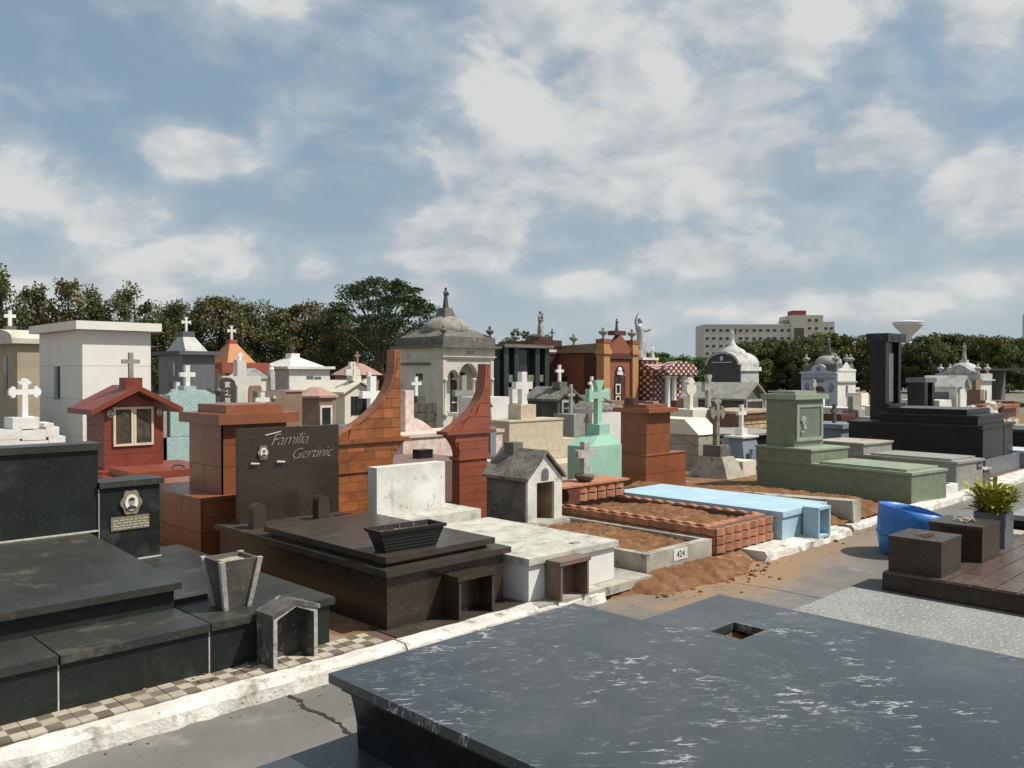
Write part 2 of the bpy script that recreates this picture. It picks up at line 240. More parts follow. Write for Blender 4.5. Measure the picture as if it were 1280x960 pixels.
# ------------------------------------------------------------------ geometry helpers
O = Vector((0, 0, 0)); WL = {}
def sub(o, label=None, cat=None, group=None, kind=None):
    if label: o['label'] = label
    if cat: o['category'] = cat
    if group: o['group'] = group
    if kind: o['kind'] = kind
    return o
def thing(name, label, cat, loc=(0, 0, 0), rz=0, group=None):
    """an Empty at the base of a thing; MB() built afterwards takes world numbers and stores them relative to it"""
    global O
    o = bpy.data.objects.new(name, None); C.objects.link(o); o.location = loc; o.rotation_euler = (0, 0, rz); o.empty_display_size = .2
    O = Vector(loc); sub(o, label, cat, group); return o
class MB:
    def __init__(s, off=None): s.bm = bmesh.new(); s.off = Vector(off) if off is not None else O.copy()
    def _add(s, vs, fs, bev=0):
        b = s.bm; V = [b.verts.new(Vector(v) - s.off) for v in vs]; F = []
        for f in fs:
            try: F.append(b.faces.new([V[i] for i in f]))
            except ValueError: pass
        if bev:
            ed = {e for f in F for e in f.edges if len(e.link_faces) == 2 and e.calc_face_angle(0) > .5}
            if ed: bmesh.ops.bevel(b, geom=list(ed), offset=bev, segments=1, affect='EDGES', clamp_overlap=True)
        return V
    def box(s, x0, x1, y0, y1, z0, z1, bev=.004):
        vs = [(x, y, z) for z in (z0, z1) for y in (y0, y1) for x in (x0, x1)]
        s._add(vs, [(0, 2, 3, 1), (4, 5, 7, 6), (0, 1, 5, 4), (2, 6, 7, 3), (0, 4, 6, 2), (1, 3, 7, 5)], bev); return s
    def loft(s, r0, z0, r1, z1, bev=0):
        """four-sided frustum: r = (x0, x1, y0, y1)"""
        q = lambda r, z: [(r[0], r[2], z), (r[1], r[2], z), (r[1], r[3], z), (r[0], r[3], z)]
        s._add(q(r0, z0) + q(r1, z1), [(3, 2, 1, 0), (4, 5, 6, 7), (0, 1, 5, 4), (1, 2, 6, 5), (2, 3, 7, 6), (3, 0, 4, 7)], bev); return s
    def prism(s, pts, axis, a0, a1, bev=0):
        """outline extruded along an axis: 'y' takes (x, z), 'x' takes (y, z), 'z' takes (x, y)"""
        f = {'y': lambda p, a: (p[0], a, p[1]), 'x': lambda p, a: (a, p[0], p[1]), 'z': lambda p, a: (p[0], p[1], a)}[axis]
        n = len(pts); vs = [f(p, a0) for p in pts] + [f(p, a1) for p in pts]
        fs = [tuple(range(n)), tuple(range(2 * n - 1, n - 1, -1))] + [(i, i + n, (i + 1) % n + n, (i + 1) % n) for i in range(n)]
        s._add(vs, fs, bev); return s
    def lathe(s, prof, c, n=16, sq=None, phase=0):
        vs = []; fs = []; m = len(prof)
        for (r, z) in prof:
            for k in range(n):
                a = 2 * math.pi * k / n + phase; vs.append((c[0] + r * math.cos(a), c[1] + r * (sq or 1) * math.sin(a), c[2] + z))
        for j in range(m - 1):
            for k in range(n): fs.append((j * n + k, j * n + (k + 1) % n, (j + 1) * n + (k + 1) % n, (j + 1) * n + k))
        fs.append(tuple(range(n - 1, -1, -1))); fs.append(tuple((m - 1) * n + k for k in range(n)))
        s._add(vs, fs); return s
    def tube(s, pts, rs, n=6):
        pts = [Vector(p) for p in pts]; vs = []; fs = []
        for i, p in enumerate(pts):
            d = (pts[min(i + 1, len(pts) - 1)] - pts[max(i - 1, 0)]).normalized()
            u = d.orthogonal().normalized() if i == 0 else (u - d * u.dot(d)).normalized(); w = d.cross(u)
            r = rs[i] if isinstance(rs, (list, tuple)) else rs
            for k in range(n):
                a = 2 * math.pi * k / n; vs.append(p + u * r * math.cos(a) + w * r * math.sin(a))
        for i in range(len(pts) - 1):
            for k in range(n): fs.append((i * n + k, i * n + (k + 1) % n, (i + 1) * n + (k + 1) % n, (i + 1) * n + k))
        fs.append(tuple(range(n - 1, -1, -1))); fs.append(tuple((len(pts) - 1) * n + k for k in range(n)))
        s._add(vs, fs); return s
    def ball(s, c, r, sub_=2):
        b = s.bm; r = r if isinstance(r, (tuple, list)) else (r, r, r)
        bmesh.ops.create_icosphere(b, subdivisions=sub_, radius=1, matrix=Matrix.Translation(Vector(c) - s.off) @ Matrix.Diagonal((*r, 1))); return s
    def jitter(s, amp, sc=9):
        for v in s.bm.verts:
            p = v.co + s.off; v.co += Vector((noise.noise(p * sc), noise.noise(p * sc + Vector((7, 3, 1))), noise.noise(p * sc + Vector((2, 9, 4))))) * amp
        return s
    def o(s, name, mat, parent=None, smooth=False):
        bmesh.ops.recalc_face_normals(s.bm, faces=s.bm.faces)
        me = bpy.data.meshes.new(name); s.bm.to_mesh(me); s.bm.free(); me.materials.append(mat)
        if smooth:
            me.polygons.foreach_set('use_smooth', [True] * len(me.polygons))
        ob = bpy.data.objects.new(name, me); C.objects.link(ob)
        if parent is not None: ob.parent = parent
        else: ob.location = s.off
        return ob
def box(name, mat, parent, *a, bev=.004): return MB().box(*a, bev=bev).o(name, mat, parent)
def copy_obj(o, parent, loc=None, rot=None, scale=None):
    c = o.copy(); C.objects.link(c); c.parent = parent
    if loc is not None: c.location = loc
    if rot is not None: c.rotation_euler = rot
    if scale is not None: c.scale = scale
    return c
def copy_tree(o, parent=None):
    c = o.copy(); C.objects.link(c); c.parent = parent
    for ch in list(o.children): copy_tree(ch, c)
    return c
def arc(cx, cz, r, a0, a1, n=8, rz=None): return [(cx + r * math.cos(rad(a0 + (a1 - a0) * i / n)), cz + (rz or r) * math.sin(rad(a0 + (a1 - a0) * i / n))) for i in range(n + 1)]
def cross_pts(up, arm, dn, a, style='plain'):
    def end(Lg):
        if style == 'flare': return [(Lg - 2.4 * a, -a), (Lg, -1.9 * a), (Lg, 1.9 * a), (Lg - 2.4 * a, a)]
        if style == 'bud':
            h = [(Lg - 2.7 * a, -a), (Lg - 2.35 * a, -2.0 * a), (Lg - 1.5 * a, -2.3 * a), (Lg - 1.1 * a, -1.5 * a), (Lg - .5 * a, -1.3 * a), (Lg, 0)]
            return h + [(x, -y) for x, y in h[-2::-1]]
        return [(Lg, -a), (Lg, a)]
    P = [(p, q) for p, q in end(arm)] + [(-q, p) for p, q in end(up)] + [(-p, -q) for p, q in end(arm)] + [(-a, -dn), (a, -dn)]
    # inner corners
    R_ = [(a, -a)] + [(p, q) for p, q in end(arm)] + [(a, a)] + [(-q, p) for p, q in end(up)] + [(-a, a)] + [(-p, -q) for p, q in end(arm)] + [(-a, -a), (-a, -dn), (a, -dn)]
    return R_
def cross(parent, mat, x, y, z, h, w, a, t=None, style='plain', frac=.36, name='cross'):
    """upright cross facing the kerb; foot at (x, y, z), total height h, span w, half bar width a, thickness t"""
    t = t or a * 1.6; up = h * frac; pts = [(x + p, z + h - up + q) for p, q in cross_pts(up, w / 2, h - up, a, style)]
    return MB().prism(pts, 'y', y - t / 2, y + t / 2, bev=min(.006, a * .25)).o(name, mat, parent)
def text(name, s, mat, parent, loc, size, rot=(90, 0, 0), shear=0, ext=.002, align='CENTER', spacing=1, thin=0):
    cu = bpy.data.curves.new(name, 'FONT'); cu.body = s; cu.size = size; cu.shear = shear; cu.extrude = ext; cu.align_x = align; cu.align_y = 'CENTER'; cu.space_character = spacing
    cu.resolution_u = 3; cu.offset = thin
    tmp = bpy.data.objects.new('tmp', cu); C.objects.link(tmp); dg = bpy.context.evaluated_depsgraph_get(); dg.update()
    me = bpy.data.meshes.new_from_object(tmp.evaluated_get(dg)); bpy.data.objects.remove(tmp); bpy.data.curves.remove(cu)
    me.materials.clear(); me.materials.append(mat); me.name = name
    o = bpy.data.objects.new(name, me); C.objects.link(o); o.parent = parent; o.location = Vector(loc) - O; o.rotation_euler = [rad(v) for v in rot]; return o
def lumpy(name, mat, parent, x0, x1, y0, y1, zf, res=.022, amp=.02, keep=None, kind='stuff'):
    """heap of loose soil as a closed-in sheet"""
    nx = max(2, int((x1 - x0) / res)); ny = max(2, int((y1 - y0) / res)); m = MB(); vs = []; fs = []
    for j in range(ny + 1):
        for i in range(nx + 1):
            x = x0 + (x1 - x0) * i / nx; y = y0 + (y1 - y0) * j / ny; p = Vector((x, y, 0))
            n = noise.fractal(p * 9, .9, 2.1, 4) * amp + max(0, noise.noise(p * 26)) * amp * .9 + noise.fractal(p * 2.5, 1, 2, 2) * amp * 1.2
            vd = noise.voronoi(p * 17 + Vector((noise.noise(p * 5), noise.noise(p * 6 + Vector((3, 1, 0))), 0)) * .8)[0]; n += amp * 1.5 * max(0, .42 - vd[0]) * (1.2 if noise.noise(p * 3) > 0 else .4)
            vs.append((x, y, zf(x, y) + n))
    for j in range(ny):
        for i in range(nx):
            q = (j * (nx + 1) + i, j * (nx + 1) + i + 1, (j + 1) * (nx + 1) + i + 1, (j + 1) * (nx + 1) + i)
            if keep is None or keep((x0 + (x1 - x0) * (i + .5) / nx), (y0 + (y1 - y0) * (j + .5) / ny)): fs.append(q)
    m._add(vs, fs)
    for v in [v for v in m.bm.verts if not v.link_faces]: m.bm.verts.remove(v)
    o = m.o(name, mat, parent, smooth=True)
    if kind: o['kind'] = kind
    return o
def medallion(parent, x, y, z, r=.045, frame=BRASS):
    """oval porcelain portrait in a metal surround, on a face looking towards the kerb"""
    f = MB().prism([(x + r * 1.28 * math.cos(a) * (1 + .1 * math.cos(6 * a)), z + r * 1.6 * math.sin(a) * (1 + .08 * math.cos(6 * a))) for a in [2 * math.pi * k / 36 for k in range(36)]], 'y', y - .014, y).o('portrait_frame', frame, parent)
    p = MB().prism([(x + r * .82 * math.cos(a), z + r * 1.05 * math.sin(a)) for a in [2 * math.pi * k / 24 for k in range(24)]], 'y', y - .02, y - .0142).o('portrait', PORC, f)
    MB().prism([(x + r * .36 * math.cos(a), z + r * .08 + r * .5 * math.sin(a)) for a in [2 * math.pi * k / 18 for k in range(18)]], 'y', y - .0225, y - .0202).o('face_print', GREYI, f)
    MB().prism([(x + .4 * r * math.cos(a), z + r * .3 + .38 * r * math.sin(a)) for a in [math.pi * k / 10 for k in range(11)]], 'y', y - .0245, y - .0227).o('hair_print', INK, f)
    MB().prism([(x - .62 * r, z - .78 * r), (x + .62 * r, z - .78 * r), (x + .45 * r, z - .5 * r), (x + .12 * r, z - .38 * r), (x - .12 * r, z - .38 * r), (x - .45 * r, z - .5 * r)], 'y', y - .0245, y - .0202).o('coat_print', INK, f)
    return f
def statue(parent, mat, x, y, z, h, pose='pray', face=0, name='statue'):
    """robed figure, one continuous skin (body, arms and head fused by a voxel remesh)"""
    m = MB(off=(0, 0, 0)); n = 20; vs = []; fs = []
    prof = [(.0, .150, .13), (.04, .155, .135), (.2, .135, .118), (.4, .115, .10), (.55, .098, .082), (.62, .105, .08), (.72, .125, .085), (.79, .128, .078), (.83, .09, .06), (.855, .045, .042), (.875, .04, .04)]
    lean = .03 if pose == 'raise' else 0
    for (q, rx, ry) in prof:
        for k in range(n):
            a = 2 * math.pi * k / n; f = 1 + (.10 * math.sin(5 * a + q * 6) + .05 * math.sin(9 * a)) * max(0, .75 - q)
            vs.append(((rx * f * math.cos(a) + lean * math.sin(q * 5)) * h, ry * f * math.sin(a) * h, q * h))
    for j in range(len(prof) - 1):
        for k in range(n): fs.append((j * n + k, j * n + (k + 1) % n, (j + 1) * n + (k + 1) % n, (j + 1) * n + k))
    fs += [tuple(range(n - 1, -1, -1)), tuple((len(prof) - 1) * n + k for k in range(n))]; m._add(vs, fs)
    m.ball((0, -.01 * h, .93 * h), (.052 * h, .06 * h, .072 * h)); m.ball((0, .015 * h, .935 * h), (.06 * h, .06 * h, .072 * h))
    m.tube([(0, -.06 * h, .935 * h), (0, -.075 * h, .915 * h)], [.008 * h, .012 * h], 6)
    if pose == 'raise':
        m.tube([(-.11 * h, 0, .78 * h), (-.16 * h, -.01 * h, .90 * h), (-.12 * h, -.02 * h, 1.04 * h), (-.06 * h, -.03 * h, 1.15 * h)], [.042 * h, .036 * h, .028 * h, .016 * h], 8)
        m.tube([(.11 * h, 0, .77 * h), (.16 * h, -.03 * h, .66 * h), (.21 * h, -.11 * h, .70 * h), (.25 * h, -.13 * h, .73 * h)], [.042 * h, .036 * h, .028 * h, .026 * h], 8)
        m.tube([(.10 * h, -.02 * h, .45 * h), (.17 * h, 0, .32 * h), (.20 * h, .02 * h, .27 * h)], [.05 * h, .04 * h, .02 * h], 8)
    elif pose == 'open':
        for s_ in (-1, 1): m.tube([(s_ * .11 * h, 0, .78 * h), (s_ * .17 * h, -.02 * h, .62 * h), (s_ * .23 * h, -.1 * h, .55 * h)], [.042 * h, .036 * h, .022 * h], 8)
    elif pose == 'child':
        m.tube([(-.11 * h, 0, .78 * h), (-.15 * h, -.05 * h, .64 * h), (-.04 * h, -.12 * h, .64 * h)], [.042 * h, .036 * h, .024 * h], 8)
        m.ball((-.05 * h, -.11 * h, .74 * h), (.05 * h, .05 * h, .09 * h)); m.ball((-.05 * h, -.12 * h, .86 * h), .042 * h)
        m.tube([(.11 * h, 0, .78 * h), (.15 * h, -.04 * h, .64 * h), (.03 * h, -.12 * h, .62 * h)], [.042 * h, .036 * h, .024 * h], 8)
    else:
        for s_ in (-1, 1): m.tube([(s_ * .11 * h, 0, .78 * h), (s_ * .15 * h, -.04 * h, .64 * h), (s_ * .02 * h, -.12 * h, .72 * h), (0, -.13 * h, .78 * h)], [.042 * h, .036 * h, .028 * h, .018 * h], 8)
    o = m.o(name, mat, parent, smooth=True); o.location = Vector((x, y, z)) - (O if parent is not None else Vector((0, 0, 0))); o.rotation_euler = (0, 0, face)
    r = o.modifiers.new('skin', 'REMESH'); r.mode = 'VOXEL'; r.voxel_size = h / 75; r.use_smooth_shade = True
    sm_ = o.modifiers.new('soft', 'SMOOTH'); sm_.factor = .5; sm_.iterations = 2
    return o
def urn(parent, mat, x, y, z, h, name='urn', kind=0):
    p = [(.20, 0), (.22, .06), (.09, .12), (.07, .22), (.20, .32), (.33, .46), (.34, .56), (.24, .64), (.10, .70), (.13, .78), (.10, .9), (.02, 1)] if kind == 0 else \
        [(.16, 0), (.16, .08), (.07, .16), (.10, .3), (.30, .42), (.40, .60), (.36, .66), (.12, .64), (.10, .7), (.14, .82), (.03, 1)]
    return MB().lathe([(r * h, q * h) for r, q in p], (x, y, z), 12).o(name, mat, parent, smooth=True)
def add_wash(mat, col, c, r, amt=.85):
    """soil washed over a surface round a spot, with a ragged edge"""
    nt = mat.node_tree; N = nt.nodes; L = nt.links; b = next(n for n in N if n.type == 'BSDF_PRINCIPLED'); old = b.inputs['Base Color'].links[0].from_socket
    g = N.new('ShaderNodeNewGeometry'); s = N.new('ShaderNodeVectorMath'); s.operation = 'SUBTRACT'; L.new(g.outputs['Position'], s.inputs[0]); s.inputs[1].default_value = (*c, 0)
    m = N.new('ShaderNodeVectorMath'); m.operation = 'MULTIPLY'; L.new(s.outputs[0], m.inputs[0]); m.inputs[1].default_value = (1 / r[0], 1 / r[1], 0)
    l = N.new('ShaderNodeVectorMath'); l.operation = 'LENGTH'; L.new(m.outputs[0], l.inputs[0])
    n = N.new('ShaderNodeTexNoise'); L.new(g.outputs['Position'], n.inputs[0]); n.inputs['Scale'].default_value = 2.6; n.inputs['Detail'].default_value = 8; n.inputs['Roughness'].default_value = .65
    a = N.new('ShaderNodeMath'); a.operation = 'MULTIPLY_ADD'; L.new(n.outputs[0], a.inputs[0]); a.inputs[1].default_value = 1.5; L.new(l.outputs[1], a.inputs[2])
    q = N.new('ShaderNodeMapRange'); q.interpolation_type = 'SMOOTHSTEP'; L.new(a.outputs[0], q.inputs[0]); q.inputs[1].default_value = 1.9; q.inputs[2].default_value = .95; q.inputs[4].default_value = amt
    x = N.new('ShaderNodeMix'); x.data_type = 'RGBA'; L.new(q.outputs[0], x.inputs[0]); L.new(old, x.inputs[6]); x.inputs[7].default_value = (*col, 1)
    L.new(x.outputs[2], b.inputs['Base Color'])
add_wash(CONC, (.27, .16, .078), (6.0, 3.55), (1.6, .6), .85)
add_wash(CONC, (.24, .145, .075), (7.6, 3.5), (1.6, .35), .6)
def struct(o): o['kind'] = 'structure'; return o
# ================================================================== SETTING
O = Vector((0, 0, 0))
struct(MB()._add and (lambda m: (m._add([(-900, -900, -.03), (2500, -900, -.03), (2500, 2500, -.03), (-900, 2500, -.03)], [(0, 1, 2, 3)]), m.o('ground', GRASSY))[1])(MB()))
struct(box('path', CONC, None, -12, 70, -14, 3.80, -.03, 0, bev=0))
def crack(pts, w):
    m = MB(); vs = []; fs = []; rnd = random.Random(3); P = []
    for a, b in zip(pts, pts[1:]):
        for k in range(14):
            t = k / 14; q = Vector((a[0] + (b[0] - a[0]) * t, a[1] + (b[1] - a[1]) * t, 0)); P.append((q.x + w * 2.6 * noise.noise(q * 9) + w * 1.2 * noise.noise(q * 31), q.y))
    for i, p in enumerate(P):
        ww = w * (.75 + .9 * noise.noise(Vector((p[0] * 5, p[1] * 17, 2)))) * rnd.uniform(.8, 1.2); vs += [(p[0] - ww, p[1], .003), (p[0] + ww, p[1] + .004, .003)]
    for i in range(len(P) - 1): fs.append((2 * i, 2 * i + 1, 2 * i + 3, 2 * i + 2))
    m._add(vs, fs); return m.o('crack', M('crack_dirt', (.035, .028, .022), (.02, .016, .013), scale=20, rough=1, bump=.5), bpy.data.objects['path'])
crack([(2.17, 3.78), (2.15, 3.57), (2.17, 3.39), (2.14, 3.2), (2.16, 2.9)], .011)
crack([(5.75, 3.55), (5.80, 3.17), (5.81, 2.60)], .004)
crack([(9.2, 3.6), (9.3, 3.1), (9.25, 2.6)], .004)
struct(box('grave_pavement', SOILD, None, -6, 40, 3.90, 9.2, -.02, .08, bev=0))
def kerb(x0, x1, mat, z=.085, y0=3.78, y1=3.905, jit=.02, seed=0):
    global O
    O = Vector((x0, y0, 0)); m = MB(); n = int((x1 - x0) / .05); vs = []; fs = []
    for i in range(n + 1):
        x = x0 + (x1 - x0) * i / n; f = lambda k: noise.noise(Vector((x * 6, k * 3.1, seed))) * jit + noise.noise(Vector((x * 22, k * 5.1, seed))) * jit * .5
        vs += [(x, y0 + f(0) * 1.4, -.01), (x, y0 + .012 + f(1), z * .72 + f(2) * .5), (x, y0 + .035 + f(3), z + f(4) * .4), (x, y1 + f(5) * .5, z + .004 + f(6) * .3), (x, y1 + .004, -.01)]
    for i in range(n):
        for k in range(4): fs.append((i * 5 + k, i * 5 + 5 + k, i * 5 + 6 + k, i * 5 + 1 + k))
    fs += [(0, 1, 2, 3, 4), tuple(n * 5 + k for k in (4, 3, 2, 1, 0))]; m._add(vs, fs); return struct(m.o('kerb', mat))
kerb(-3, 2.905, KERBW, seed=1); kerb(2.92, 4.66, KERBW, seed=2); kerb(6.62, 8.30, KERBW, y0=3.62, seed=5, z=.075, jit=.03)
kerb(6.02, 6.5, M('broken_kerb', (.50, .44, .36), (.36, .28, .2), scale=8, rough=.9, bump=.5, stain=((.3, .17, .09), .25, 6)), z=.05, seed=6, jit=.03)
kerb(8.55, 9.35, KERBW, y0=3.70, seed=7, z=.05, jit=.03); kerb(9.7, 13.4, KERBW, y0=3.62, y1=3.76, seed=8, jit=.02); kerb(13.45, 40, KERBW, y0=3.64, seed=9)
# patterned cement tiles between the kerb and the black tomb
PAT = M('cement_tile', (.5, .45, .36), (.45, .40, .31), rough=.7)
def pattern_mat():
    nt = PAT.node_tree; N = nt.nodes; L = nt.links; b = next(n for n in N if n.type == 'BSDF_PRINCIPLED'); old = b.inputs['Base Color'].links[0].from_socket
    tc = N.new('ShaderNodeTexCoord'); mp = N.new('ShaderNodeMapping'); L.new(tc.outputs['Object'], mp.inputs[0]); mp.inputs['Location'].default_value = (.001, .001, .5); mp.inputs['Scale'].default_value = (1, 1, 0)
    c = N.new('ShaderNodeTexChecker'); L.new(mp.outputs[0], c.inputs[0]); c.inputs['Scale'].default_value = 1 / .068; c.inputs[1].default_value = (.42, .38, .30, 1); c.inputs[2].default_value = (.105, .09, .066, 1)
    n = N.new('ShaderNodeTexNoise'); g = N.new('ShaderNodeNewGeometry'); L.new(g.outputs['Position'], n.inputs[0]); n.inputs['Scale'].default_value = 5; n.inputs['Detail'].default_value = 7
    r = N.new('ShaderNodeMapRange'); L.new(n.outputs[0], r.inputs[0]); r.inputs[1].default_value = .42; r.inputs[2].default_value = .66; r.inputs[4].default_value = .8
    x = N.new('ShaderNodeMix'); x.data_type = 'RGBA'; L.new(r.outputs[0], x.inputs[0]); L.new(c.outputs[0], x.inputs[6]); x.inputs[7].default_value = (.20, .165, .12, 1); L.new(x.outputs[2], b.inputs['Base Color'])
pattern_mat()
O = Vector((-.6, 3.91, .08)); tf = struct(MB().box(-.6, 2.94, 3.907, 4.13, .0805, .083, bev=0).o('tile_strip', GROUTD))
t0 = MB(off=(0, 0, 0)).box(0, .196, 0, .196, 0, .009, bev=.002); tile0 = t0.o('tile', PAT, tf)
first = True; rnd = random.Random(8)
for i in range(17):
    loc = Vector((-.55 + i * .2, 3.918, .0832 + rnd.uniform(0, .002))) - O
    if first: tile0.location = loc; first = False
    else: copy_obj(tile0, tf, loc, (rnd.uniform(-.008, .008), rnd.uniform(-.008, .008), 0))
# dark polished paving before the brown tomb
O = Vector((0, 0, 0)); struct(box('granite_paving', BROWNT, None, 2.945, 3.995, 3.907, 4.2, .0805, .088, bev=.002))
struct(box('cement_paving', CONC2, None, 4.0, 5.22, 3.80, 4.3, .03, .090, bev=.01))

# ================================================================== ROW ALONG THE KERB
def open_niche(name, label, x0, x1, y0, y1, z0, z1, mat, edge, gable=0, th=.022, rz=0, cat='flower niche'):
    t = thing(name, label, cat, ((x0 + x1) / 2, (y0 + y1) / 2, z0), rz, 'open fronted stone niches along the kerb')
    box('side_panel', mat, t, x0, x0 + th, y0, y1, z0, z1 - .001); box('side_panel', mat, t, x1 - th, x1, y0, y1, z0, z1 - .001)
    box('back_panel', mat, t, x0 + th + .001, x1 - th - .001, y1 - th, y1, z0, z1 - .001)
    if gable:
        xm = (x0 + x1) / 2; o_ = .012
        for s_, nm in ((0, 'roof_panel'), (1, 'roof_panel')):
            a = [(x0 - o_, z1), (xm, z1 + gable), (xm, z1 + gable + th), (x0 - o_, z1 + th)] if s_ == 0 else [(xm + .001, z1 + gable), (x1 + o_, z1), (x1 + o_, z1 + th), (xm + .001, z1 + gable + th)]
            MB().prism(a, 'y', y0 - o_, y1, bev=.003).o(nm, mat, t)
        MB().prism([(x0, z0), (x0 + th, z0), (x0 + th, z1 - .01), (xm, z1 + gable - .012), (x1 - th, z1 - .01), (x1 - th, z0), (x1, z0), (x1, z1), (xm, z1 + gable), (x0, z1)], 'y', y0 - .006, y0 - .0005).o('front_edge', edge, t)
    else:
        box('top_panel', mat, t, x0 - .012, x1 + .012, y0 - .012, y1, z1, z1 + th * 1.3)
        for a in (x0 + .001, x1 - th + .001): box('front_edge', edge, t, a, a + th - .002, y0 - .004, y0 - .0005, z0, z1 - .004, bev=0)
    return t
# ---- black granite family tomb
t = thing('black_granite_tomb', 'black granite family tomb with stepped slab and two headstones, left foreground', 'tomb', (1.5, 4.12, .08))
box('base', BLK, t, -1.2, 2.60, 4.135, 6.15, .08, .305)
for x0, x1 in ((-.2, 1.212), (1.22, 1.912), (1.92, 2.615)):
    box('front_panel', BLK, t, x0, x1, 4.112, 4.134, .084, .30, bev=.003)
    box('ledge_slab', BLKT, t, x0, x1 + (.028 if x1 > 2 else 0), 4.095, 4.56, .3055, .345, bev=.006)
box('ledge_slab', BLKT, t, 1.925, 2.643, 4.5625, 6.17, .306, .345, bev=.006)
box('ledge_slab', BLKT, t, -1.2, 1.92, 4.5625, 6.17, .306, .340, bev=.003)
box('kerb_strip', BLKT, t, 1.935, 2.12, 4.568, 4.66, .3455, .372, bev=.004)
box('lid_support', BLK, t, .10, 1.90, 4.50, 5.86, .341, .452)
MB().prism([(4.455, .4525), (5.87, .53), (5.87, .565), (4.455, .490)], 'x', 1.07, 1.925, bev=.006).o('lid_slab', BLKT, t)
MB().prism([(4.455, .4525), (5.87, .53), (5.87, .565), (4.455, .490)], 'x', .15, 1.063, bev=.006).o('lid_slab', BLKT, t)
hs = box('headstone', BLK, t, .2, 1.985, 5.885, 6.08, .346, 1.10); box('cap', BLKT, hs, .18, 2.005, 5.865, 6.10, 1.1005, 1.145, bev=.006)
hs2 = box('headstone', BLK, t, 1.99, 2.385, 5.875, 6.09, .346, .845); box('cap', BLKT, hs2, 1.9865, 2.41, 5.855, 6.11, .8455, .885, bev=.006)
JT = M('white_mortar', (.52, .50, .45), (.38, .36, .32), scale=40, rough=.9)
for x in (1.2122, 1.9122): box('mortar_joint', JT, t, x, x + .0076, 4.1135, 4.134, .085, .30, bev=0)
box('mortar_joint', JT, t, 1.2, 1.985, 5.868, 5.8845, .5655, .574, bev=0); box('mortar_joint', JT, t, 1.99, 2.39, 5.860, 5.8745, .3455, .352, bev=0); box('mortar_joint', JT, t, 1.9853, 1.9897, 5.873, 5.886, .36, .84, bev=0)
medallion(t, 2.19, 5.874, .735, .052)
pl = box('plaque', BRASS, t, 2.06, 2.31, 5.866, 5.8745, .555, .645, bev=.002)
for k in range(4): 
    m = MB(); x = 2.075; rk = random.Random(k)
    while x < 2.285:
        w = rk.uniform(.012, .035); m.box(x, x + w, 5.864, 5.8662, .618 - k * .018, .624 - k * .018, bev=0); x += w + .008
    m.o('lettering', SILL, pl)
# vase on the ledge
t = thing('stone_vase', 'square tapered dark stone vase on the black tomb ledge', 'vase', (2.145, 4.335, .346))
m = MB(); b0 = .065; b1 = .108; cx, cy = 2.145, 4.335
for k in range(4):
    a = math.pi / 2 * k; R = lambda x, y: (cx + x * math.cos(a) - y * math.sin(a), cy + x * math.sin(a) + y * math.cos(a))
    q = [R(-b0, -b0), R(b0, -b0), R(b0 - .018, -b0 + .018), R(-b0 + .018, -b0 + .018)]; p = [R(-b1, -b1), R(b1, -b1), R(b1 - .02, -b1 + .02), R(-b1 + .02, -b1 + .02)]
    mm = MB(); mm._add([(*v, .346) for v in q] + [(*v, .61) for v in p], [(0, 1, 2, 3), (7, 6, 5, 4), (0, 4, 5, 1), (1, 5, 6, 2), (2, 6, 7, 3), (3, 7, 4, 0)], .002); mm.o('side_panel', POT, t)
for sx in (-1, 1):
    for sy in (-1, 1): MB().loft((cx + sx * b0 - .012, cx + sx * b0 + .012, cy + sy * b0 - .012, cy + sy * b0 + .012), .3455, (cx + sx * b1 - .014, cx + sx * b1 + .014, cy + sy * b1 - .014, cy + sy * b1 + .014), .612, .002).o('corner_post', NICHEE, t)
lumpy('fill', M('pale_gravel', (.42, .38, .28), (.2, .17, .12), scale=90, rough=1), t, cx - .085, cx + .085, cy - .085, cy + .085, lambda x, y: .588, amp=.006, res=.012)
open_niche('gabled_niche', 'small gabled cement niche standing before the black tomb', 2.17, 2.44, 3.955, 4.105, .092, .345, NICHE, NICHEE, gable=.05, rz=rad(4))
m = MB(); rk = random.Random(5)
t = thing('dry_leaf_litter', 'scatter of dry leaves by the gabled cement niche', 'leaves', (2.1, 4.05, .09)); t['kind'] = 'stuff'
for k in range(26):
    x = rk.uniform(2.02, 2.42) if k < 18 else rk.uniform(1.0, 2.0); y = rk.uniform(3.97, 4.10); a = rk.uniform(0, 6); s_ = rk.uniform(.008, .02)
    m._add([(x + s_ * math.cos(a), y + s_ * math.sin(a), .096), (x + s_ * .5 * math.cos(a + 1.6), y + s_ * .5 * math.sin(a + 1.6), .104), (x - s_ * math.cos(a), y - s_ * math.sin(a), .097), (x + s_ * .5 * math.cos(a - 1.6), y + s_ * .5 * math.sin(a - 1.6), .1)], [(0, 1, 2, 3)])
m.o('leaves', DRYF, t)['kind'] = 'stuff'
